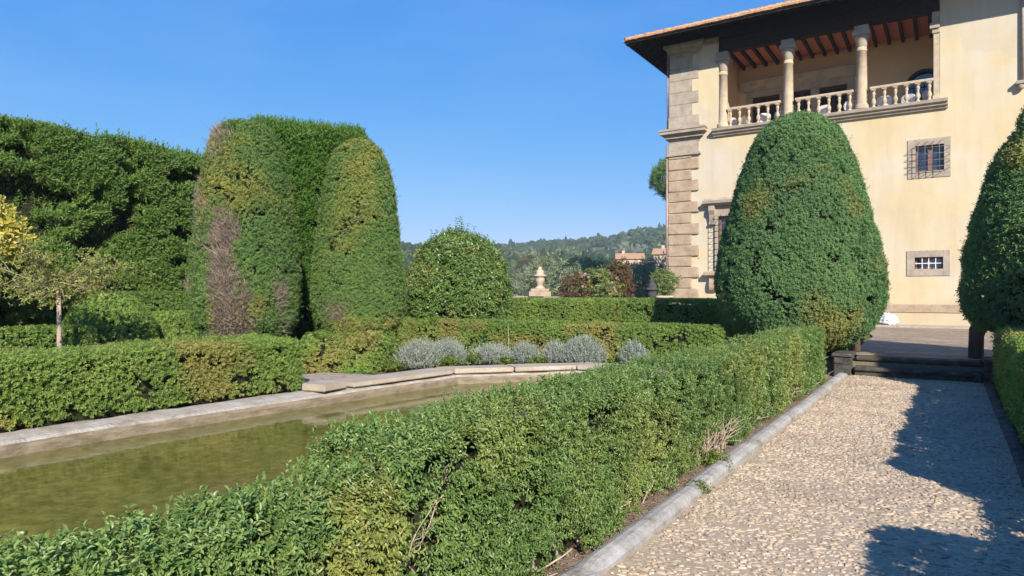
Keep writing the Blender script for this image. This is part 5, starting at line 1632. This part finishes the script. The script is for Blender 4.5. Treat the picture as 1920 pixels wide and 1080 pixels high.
def mound(name, c, rad, k, mat, label, cat, seed, sp, thr=.35, trunk=None, core=.6, group=None, rough=.4, barkmat='bark', patch=0.15):
    t = empty(name, (c[0], c[1], trunk[0][2] if trunk else 0), label, cat, group)
    org = (c[0], c[1], trunk[0][2] if trunk else 0)
    P, d = blob_pts(k, c, rad, rough, seed)
    P = P[fbm(P, 2.2 / max(rad), seed + 1) > thr]
    d = nrm((P - np.array(c)) / np.array(rad))
    tone = np.clip(.5 + 1.2 * (fbm(P, 2.5 / max(rad), seed + 2) - .5) + rng.normal(size=len(P)) * .17, 0, 1)
    v, f, tt, p = sprigs(P, d, tone=tone, patch=(rng.random(len(P)) < patch) * .8, **sp)
    np_mesh("crown", [(v, f, 0, tt, p, False)], [M[mat]], t, org)
    m = MB()
    if trunk:
        m.tube(trunk, [.10 + .03 * max(rad)] + [.06 + .02 * max(rad)] * (len(trunk) - 2) + [.03], 8)
        lim = Vector(trunk[-2])
        for i in range(7):
            a = i * 2.4; e = Vector(c) + Vector((math.cos(a) * rad[0] * .6, math.sin(a) * rad[1] * .6, rad[2] * (.5 - .12 * i)))
            m.tube([lim, (lim + e) / 2 + Vector((0, 0, .1)), e], [.04 + .012 * max(rad), .03, .012], 5)
    m.build("trunk", M[barkmat], t, org)
    return t
SP = dict(rand=.8, up=.4, length=.16, n=7, ll=.11, lw=.045, spread=.85)
rosebush = mound("rose_bush", (-11.75, 24.7, 1.75), (1.0, .8, .80), 1100, 'rose', "large green rose bush with pink blooms above the terrace hedge", "rose bush", 401, SP,
      trunk=[(-11.75, 24.7, TER), (-11.7, 24.7, 1.1), (-11.7, 24.7, 1.9)], patch=.25)
def blooms():
    m = MB()
    k = 17
    P, d = blob_pts(400, (-11.85, 24.55, 1.8), (1.02, .95, .72), .1, 9, .98)
    f = nrm(EYE - np.array([-11.75, 24.7, 1.75]))
    P = P[(d @ f) > .35][:k]
    for q in P:
        r = random.uniform(.06, .10)
        for j in range(7):
            a = j * 2.4; rr = r * (.35 + .09 * j)
            u = Vector((math.cos(a), math.sin(a) * .6, math.sin(a * 1.7) * .7)); c = Vector(q) + u * rr * .5
            nrm_ = (u + Vector((.2, -.8, .5))).normalized(); s = nrm_.orthogonal().normalized(); t_ = nrm_.cross(s)
            m.add([c - s * r * .5, c + t_ * r * .45 + nrm_ * .015, c + s * r * .5, c - t_ * r * .45 + nrm_ * .015], [(0, 1, 2, 3)])
    o = m.build("pink_blooms", M['petal'], None); o.parent = rosebush
    o.data.transform(Matrix.Translation(-Vector(rosebush.location)))
blooms()
mound("russet_shrub", (-12.55, 24.2, 1.65), (.62, .6, .72), 520, 'rust', "brownish red leaved shrub left of the pink roses", "shrub", 411, SP, trunk=[(-12.55, 24.2, TER), (-12.5, 24.2, 1.0), (-12.5, 24.2, 1.7)])
def vine_post():
    b = (-10.98, 25.05, TER)
    t = empty("vine_post", b, "dark post topped by russet climbing vine, between the roses and the dark urn", "climbing plant")
    m = MB(); m.cbox(-11.14, -10.82, 24.9, 25.2, TER - .1, 1.75, .02); m.cbox(-11.22, -10.74, 24.83, 25.27, TER - .1, 1.35, .02); m.tube([(-11.25, 24.95, TER), (-11.28, 24.95, 1.5), (-11.2, 25, 2.2)], [.035, .03, .02], 6)
    m.build("post", M['darkstone'], t, b)
    P, d = blob_pts(560, (-11.1, 25.0, 2.25), (.52, .5, .66), .5, 6, .4)
    q, d2 = blob_pts(200, (-10.72, 24.9, 1.75), (.3, .3, .6), .5, 8, .4)
    P = np.concatenate([P, q]); d = np.concatenate([d, d2])
    v, f, tt, p = sprigs(P, d, rand=.8, up=.1, length=.14, n=7, ll=.10, lw=.05, spread=.85, patch=(rng.random(len(P)) < .22) * 1.0)
    np_mesh("vine", [(v, f, 0, tt, p, False)], [M['rust']], t, b)
vine_post()
def potted():
    b = (-9.40, 25.4, TER)
    t = empty("potted_shrub", b, "yellowish green shrub in a pale pot by the villa's left corner", "potted plant")
    m = MB(); m.lathe([(.20, .55), (.30, .62), (.36, 1.05), (.41, 1.07), (.41, 1.16), (.34, 1.16), (.33, 1.06), (.02, 1.04)], b[0], b[1], b[2], 20); m.cbox(b[0] - .3, b[0] + .3, b[1] - .3, b[1] + .3, b[2], b[2] + .55, .02)
    m.build("pot", M['urnstone'], t, b)
    P, d = blob_pts(420, (b[0], b[1], 2.0), (.55, .5, .52), .35, 5, .4)
    v, f, tt, p = sprigs(P, d, rand=.7, up=.3, length=.12, n=7, ll=.09, lw=.04, spread=.85, tone=rng.uniform(.3, 1, len(P)))
    np_mesh("foliage", [(v, f, 0, tt, p, False)], [M['rose']], t, b)
potted()
# low plants along the parapet
for i, (x, y, r, h, lab, mt) in enumerate([(-19.2, 26.9, .7, .9, "pale lilac grey shrub against the parapet behind the laurel", 'lavender'),
        (-17.4, 26.6, .8, .55, "low silvery plant on the parapet left of the pale urn", 'lavender'),
        (-13.3, 25.1, .42, .5, "small silver plant left of the russet shrub", 'lavender')]):
    o = lavender(x, y, r, h, lab, 20 + i, mt, "silver_shrub", "shrub", "silvery shrubs along the parapet")
    o.location.z = 1.0

def zg(x, y):
    return TER - .02 - float(sstep(27.5, 60, np.array(y))) * 5.5
OSP = dict(rand=.7, up=.3, length=.42, n=9, ll=.22, lw=.055, spread=.7)
for i, (x, y, top, r) in enumerate([(-27.3, 38.4, 2.9, 1.7), (-24.6, 40.5, 3.0, 1.9), (-21.8, 38.5, 3.5, 1.9), (-22.6, 43.0, 3.9, 2.0), (-20.0, 40.5, 3.6, 1.8), (-17.9, 43.5, 3.5, 2.1), (-15.6, 40.0, 3.2, 1.7), (-17.0, 46.5, 3.9, 2.2), (-30.5, 42.0, 2.9, 2.0)]):
    lab = ["grey green olive tree low behind the laurel bush", "olive tree directly behind the pale urn's left side", "olive tree just right of the pale urn", "taller olive tree behind the one right of the urn",
           "olive tree above the russet shrub", "large olive tree between the russet vine and the dark urn", "olive tree nearest the villa corner, above the potted shrub", "farther olive tree below the second farmhouse", "olive tree far left, mostly hidden by the laurel"][i]
    z0 = zg(x, y)
    mound("olive_tree", (x, y, top - r * .75), (r, r, r * .85), 900, 'olive', lab, "olive tree", 500 + i * 7, OSP, thr=.36,
          trunk=[(x, y, z0 - .2), (x + .2, y, (z0 + top) / 2 - 1), (x, y, top - r)], group="olive trees below the garden", patch=.05)
mound("bare_tree", (-38.9, 64.2, 4.0), (1.7, 1.7, 2.2), 700, 'rust', "thin brownish half bare tree rising above the pale urn", "tree", 601,
      dict(rand=.9, up=.5, length=.4, n=5, ll=.2, lw=.05, spread=.8), thr=.42, trunk=[(-38.9, 64.2, -5.3), (-38.8, 64.2, 0), (-38.9, 64.2, 4)], patch=.1)
mound("round_tree", (-37.4, 64.5, 3.4), (1.5, 1.5, 1.7), 700, 'cypress', "small fresh green round tree beside the half bare brown one", "tree", 607,
      dict(rand=.8, up=.4, length=.35, n=7, ll=.22, lw=.08, spread=.8), thr=.3, trunk=[(-37.4, 64.5, -5.3), (-37.4, 64.5, 0), (-37.4, 64.5, 3)])
mound("pine_tree", (-19.9, 58.5, 11.75), (2.75, 2.75, 1.85), 2600, 'pine', "round green pine crown peeping out beyond the villa corner", "tree", 611,
      dict(rand=.7, up=.5, length=.36, n=9, ll=.26, lw=.05, spread=.75), thr=.33, rough=.25, trunk=[(-19.5, 58.5, -5.2), (-19.5, 58.5, 4), (-19.7, 58.5, 9.8), (-19.9, 58.5, 11)])

# ---- hill, wood and farmhouses
FWD = np.array([-math.sin(YAW), math.cos(YAW)]); RGT = np.array([math.cos(YAW), math.sin(YAW)])   # the valley happens to run this way
def hill_z(u, w):
    ridge = np.interp(u, [-900, -200, -60, -18, 46, 82, 118, 151, 260, 900], [40, 42, 43, 44, 46, 49, 59, 61, 64, 62])
    base = np.interp(w, [90, 140, 200, 400, 560, 650, 800, 1100], [-5.6, -1.0, 4.5, 21, 36, 44, 44, 40]) / 44
    z = np.where(base > 0, base * ridge, base * 44)
    n = fbm(np.stack([u, w, 0 * u], 1), .008, 701, 4) - .5
    return z + n * 22 * sstep(180, 420, w)
def hill():
    us = np.linspace(-900, 900, 120); ws = np.concatenate([np.linspace(88, 700, 70), np.linspace(720, 1400, 12)])
    U_, W_ = np.meshgrid(us, ws, indexing='ij')
    Z = hill_z(U_.ravel(), W_.ravel())
    XY = W_.ravel()[:, None] * FWD + U_.ravel()[:, None] * RGT
    idx = np.arange(U_.size).reshape(U_.shape)
    F = np.stack([idx[:-1, :-1], idx[1:, :-1], idx[1:, 1:], idx[:-1, 1:]], -1).reshape(-1, 4)
    tag(np_mesh("hill", [(np.column_stack([XY, Z]), F, 0, .5, 0, True)], [M['hill']]), kind="structure")
hill()
def hill_wood():
    bm = bmesh.new(); bmesh.ops.create_icosphere(bm, subdivisions=2, radius=1)
    IV = np.array([v.co[:] for v in bm.verts]); IF = np.array([[v.index for v in f.verts] for f in bm.faces]); bm.free()
    k = 5200
    u = np.concatenate([rng.uniform(-150, 220, 4200), rng.uniform(-700, 700, 1000)]); w = np.concatenate([rng.uniform(215, 720, 4200), rng.uniform(260, 720, 1000)])
    grove = fbm(np.stack([u, w, 0 * u], 1), .016, 705, 3)
    k0 = ~((u > 20) & (u < 70) & (w < 235))
    keep = k0 & ((grove < .60) | (rng.random(k) < .35))
    u, w, grove = u[keep], w[keep], grove[keep]; k = len(u)
    z = hill_z(u, w)
    h = rng.uniform(2.0, 3.6, k) * np.where(grove > .58, .6, 1); r = h * rng.uniform(.75, 1.25, k)
    tall = rng.random(k) < .07; h = np.where(tall, h * 1.5, h); r = np.where(tall, r * .5, r)
    XY = w[:, None] * FWD + u[:, None] * RGT
    C = np.column_stack([XY, z + h * .7])
    n = len(IV)
    jit = 1 + (rng.random((k, n)) - .5) * .75
    V = C[:, None, :] + IV[None] * jit[:, :, None] * np.stack([r, r, h], 1)[:, None, :]
    F = (np.arange(k) * n)[:, None, None] + IF[None]
    tone = np.clip(.45 + (grove > .58) * .4 + rng.normal(size=k) * .22, 0, 1)
    tone = np.repeat(tone, len(IF)) + rng.normal(size=k * len(IF)) * .12
    pat = np.repeat((grove > .58) * .7, len(IF))
    tag(np_mesh("hill_wood", [(V.reshape(-1, 3), F.reshape(-1, 3), 0, tone, pat, False)], [M['wood']]), "dense dark green wood covering the far hillside", "wood", kind="stuff")
hill_wood()

def house(loc, rz, L, W, H, label, name="farmhouse", annex=False):
    t = empty(name, loc, label, "house", "farmhouses on the slope", rz)
    m = MB(); rise = W * .20
    m.add([(-L / 2, -W / 2, -4), (L / 2, -W / 2, -4), (L / 2, W / 2, -4), (-L / 2, W / 2, -4), (-L / 2, -W / 2, H), (L / 2, -W / 2, H), (L / 2, W / 2, H), (-L / 2, W / 2, H), (-L / 2, 0, H + rise), (L / 2, 0, H + rise)],
          [(0, 1, 5, 4), (1, 2, 6, 9, 5), (2, 3, 7, 6), (3, 0, 4, 8, 7)])
    m.build("wall", M['housewall'], t)
    m = MB(); e = .5
    for s in (-1, 1):
        z0 = H - e * .4
        m.add([(-L / 2 - e, s * (W / 2 + e), z0), (L / 2 + e, s * (W / 2 + e), z0), (L / 2 + e, 0, H + rise + .03), (-L / 2 - e, 0, H + rise + .03),
               (-L / 2 - e, s * (W / 2 + e), z0 + .25), (L / 2 + e, s * (W / 2 + e), z0 + .25), (L / 2 + e, 0, H + rise + .3), (-L / 2 - e, 0, H + rise + .3)],
              [(0, 1, 2, 3), (4, 5, 6, 7), (0, 1, 5, 4), (1, 2, 6, 5), (3, 0, 4, 7)])
    rr = m.build("roof", M['tile'], t)
    m = MB(); m.box(-L * .25 - .4, -L * .25 + .4, -.4, .4, H + rise * .8, H + rise + 1.1); m.build("chimney", M['urnstone'], rr)
    for i, xx in enumerate((-L * .28, L * .05, L * .32)):
        m = MB(); m.box(xx - .45, xx + .45, -W / 2 - .03, -W / 2 + .05, H * .45, H * .45 + 1.3); m.build("window", M['interior'], t)
    if annex:
        m = MB(); m.box(L / 2 + .01, L / 2 + 8, -W * .3, W * .45, -4, H * .52); m.build("annex_wall", M['housewall'], t)
        m = MB(); m.add([(L / 2 + .02, -W * .3 - .5, H * .50), (L / 2 + 8.4, -W * .3 - .5, H * .50), (L / 2 + 8.4, W * .5, H * .85), (L / 2 + .02, W * .5, H * .85),
                         (L / 2 + .02, -W * .3 - .5, H * .55), (L / 2 + 8.4, -W * .3 - .5, H * .55), (L / 2 + 8.4, W * .5, H * .9), (L / 2 + .02, W * .5, H * .9)],
                        [(3, 2, 1, 0), (4, 5, 6, 7), (0, 1, 5, 4), (1, 2, 6, 5), (2, 3, 7, 6), (3, 0, 4, 7)]); m.build("annex_roof", M['tile'], t)
    return t
house((-79.6, 187.3, 6.2), R(25), 7.5, 7, 5.6, "pinkish farmhouse with terracotta roof, white chimney and low annex on the slope", annex=True)
house((-65.6, 183.8, 5.4), R(15), 9, 7, 7.2, "second farmhouse half hidden by the villa corner")

# ---- the air of the valley
m = MB(); m.box(-4100, 4100, -4100, 5100, -7.5, 92)
hz = m.build("haze", bpy.data.materials.new("valley_air"))
hm = hz.data.materials[0]; hm.use_nodes = True
hn = hm.node_tree; hn.nodes.remove(hn.nodes["Principled BSDF"])
pv = hn.nodes.new("ShaderNodeVolumePrincipled")
pv.inputs["Color"].default_value = (0.80, 0.90, 1.0, 1)
pv.inputs["Density"].default_value = 0.00035
hn.links.new(pv.outputs[0], hn.nodes["Material Output"].inputs["Volume"])
tag(hz, kind="stuff")
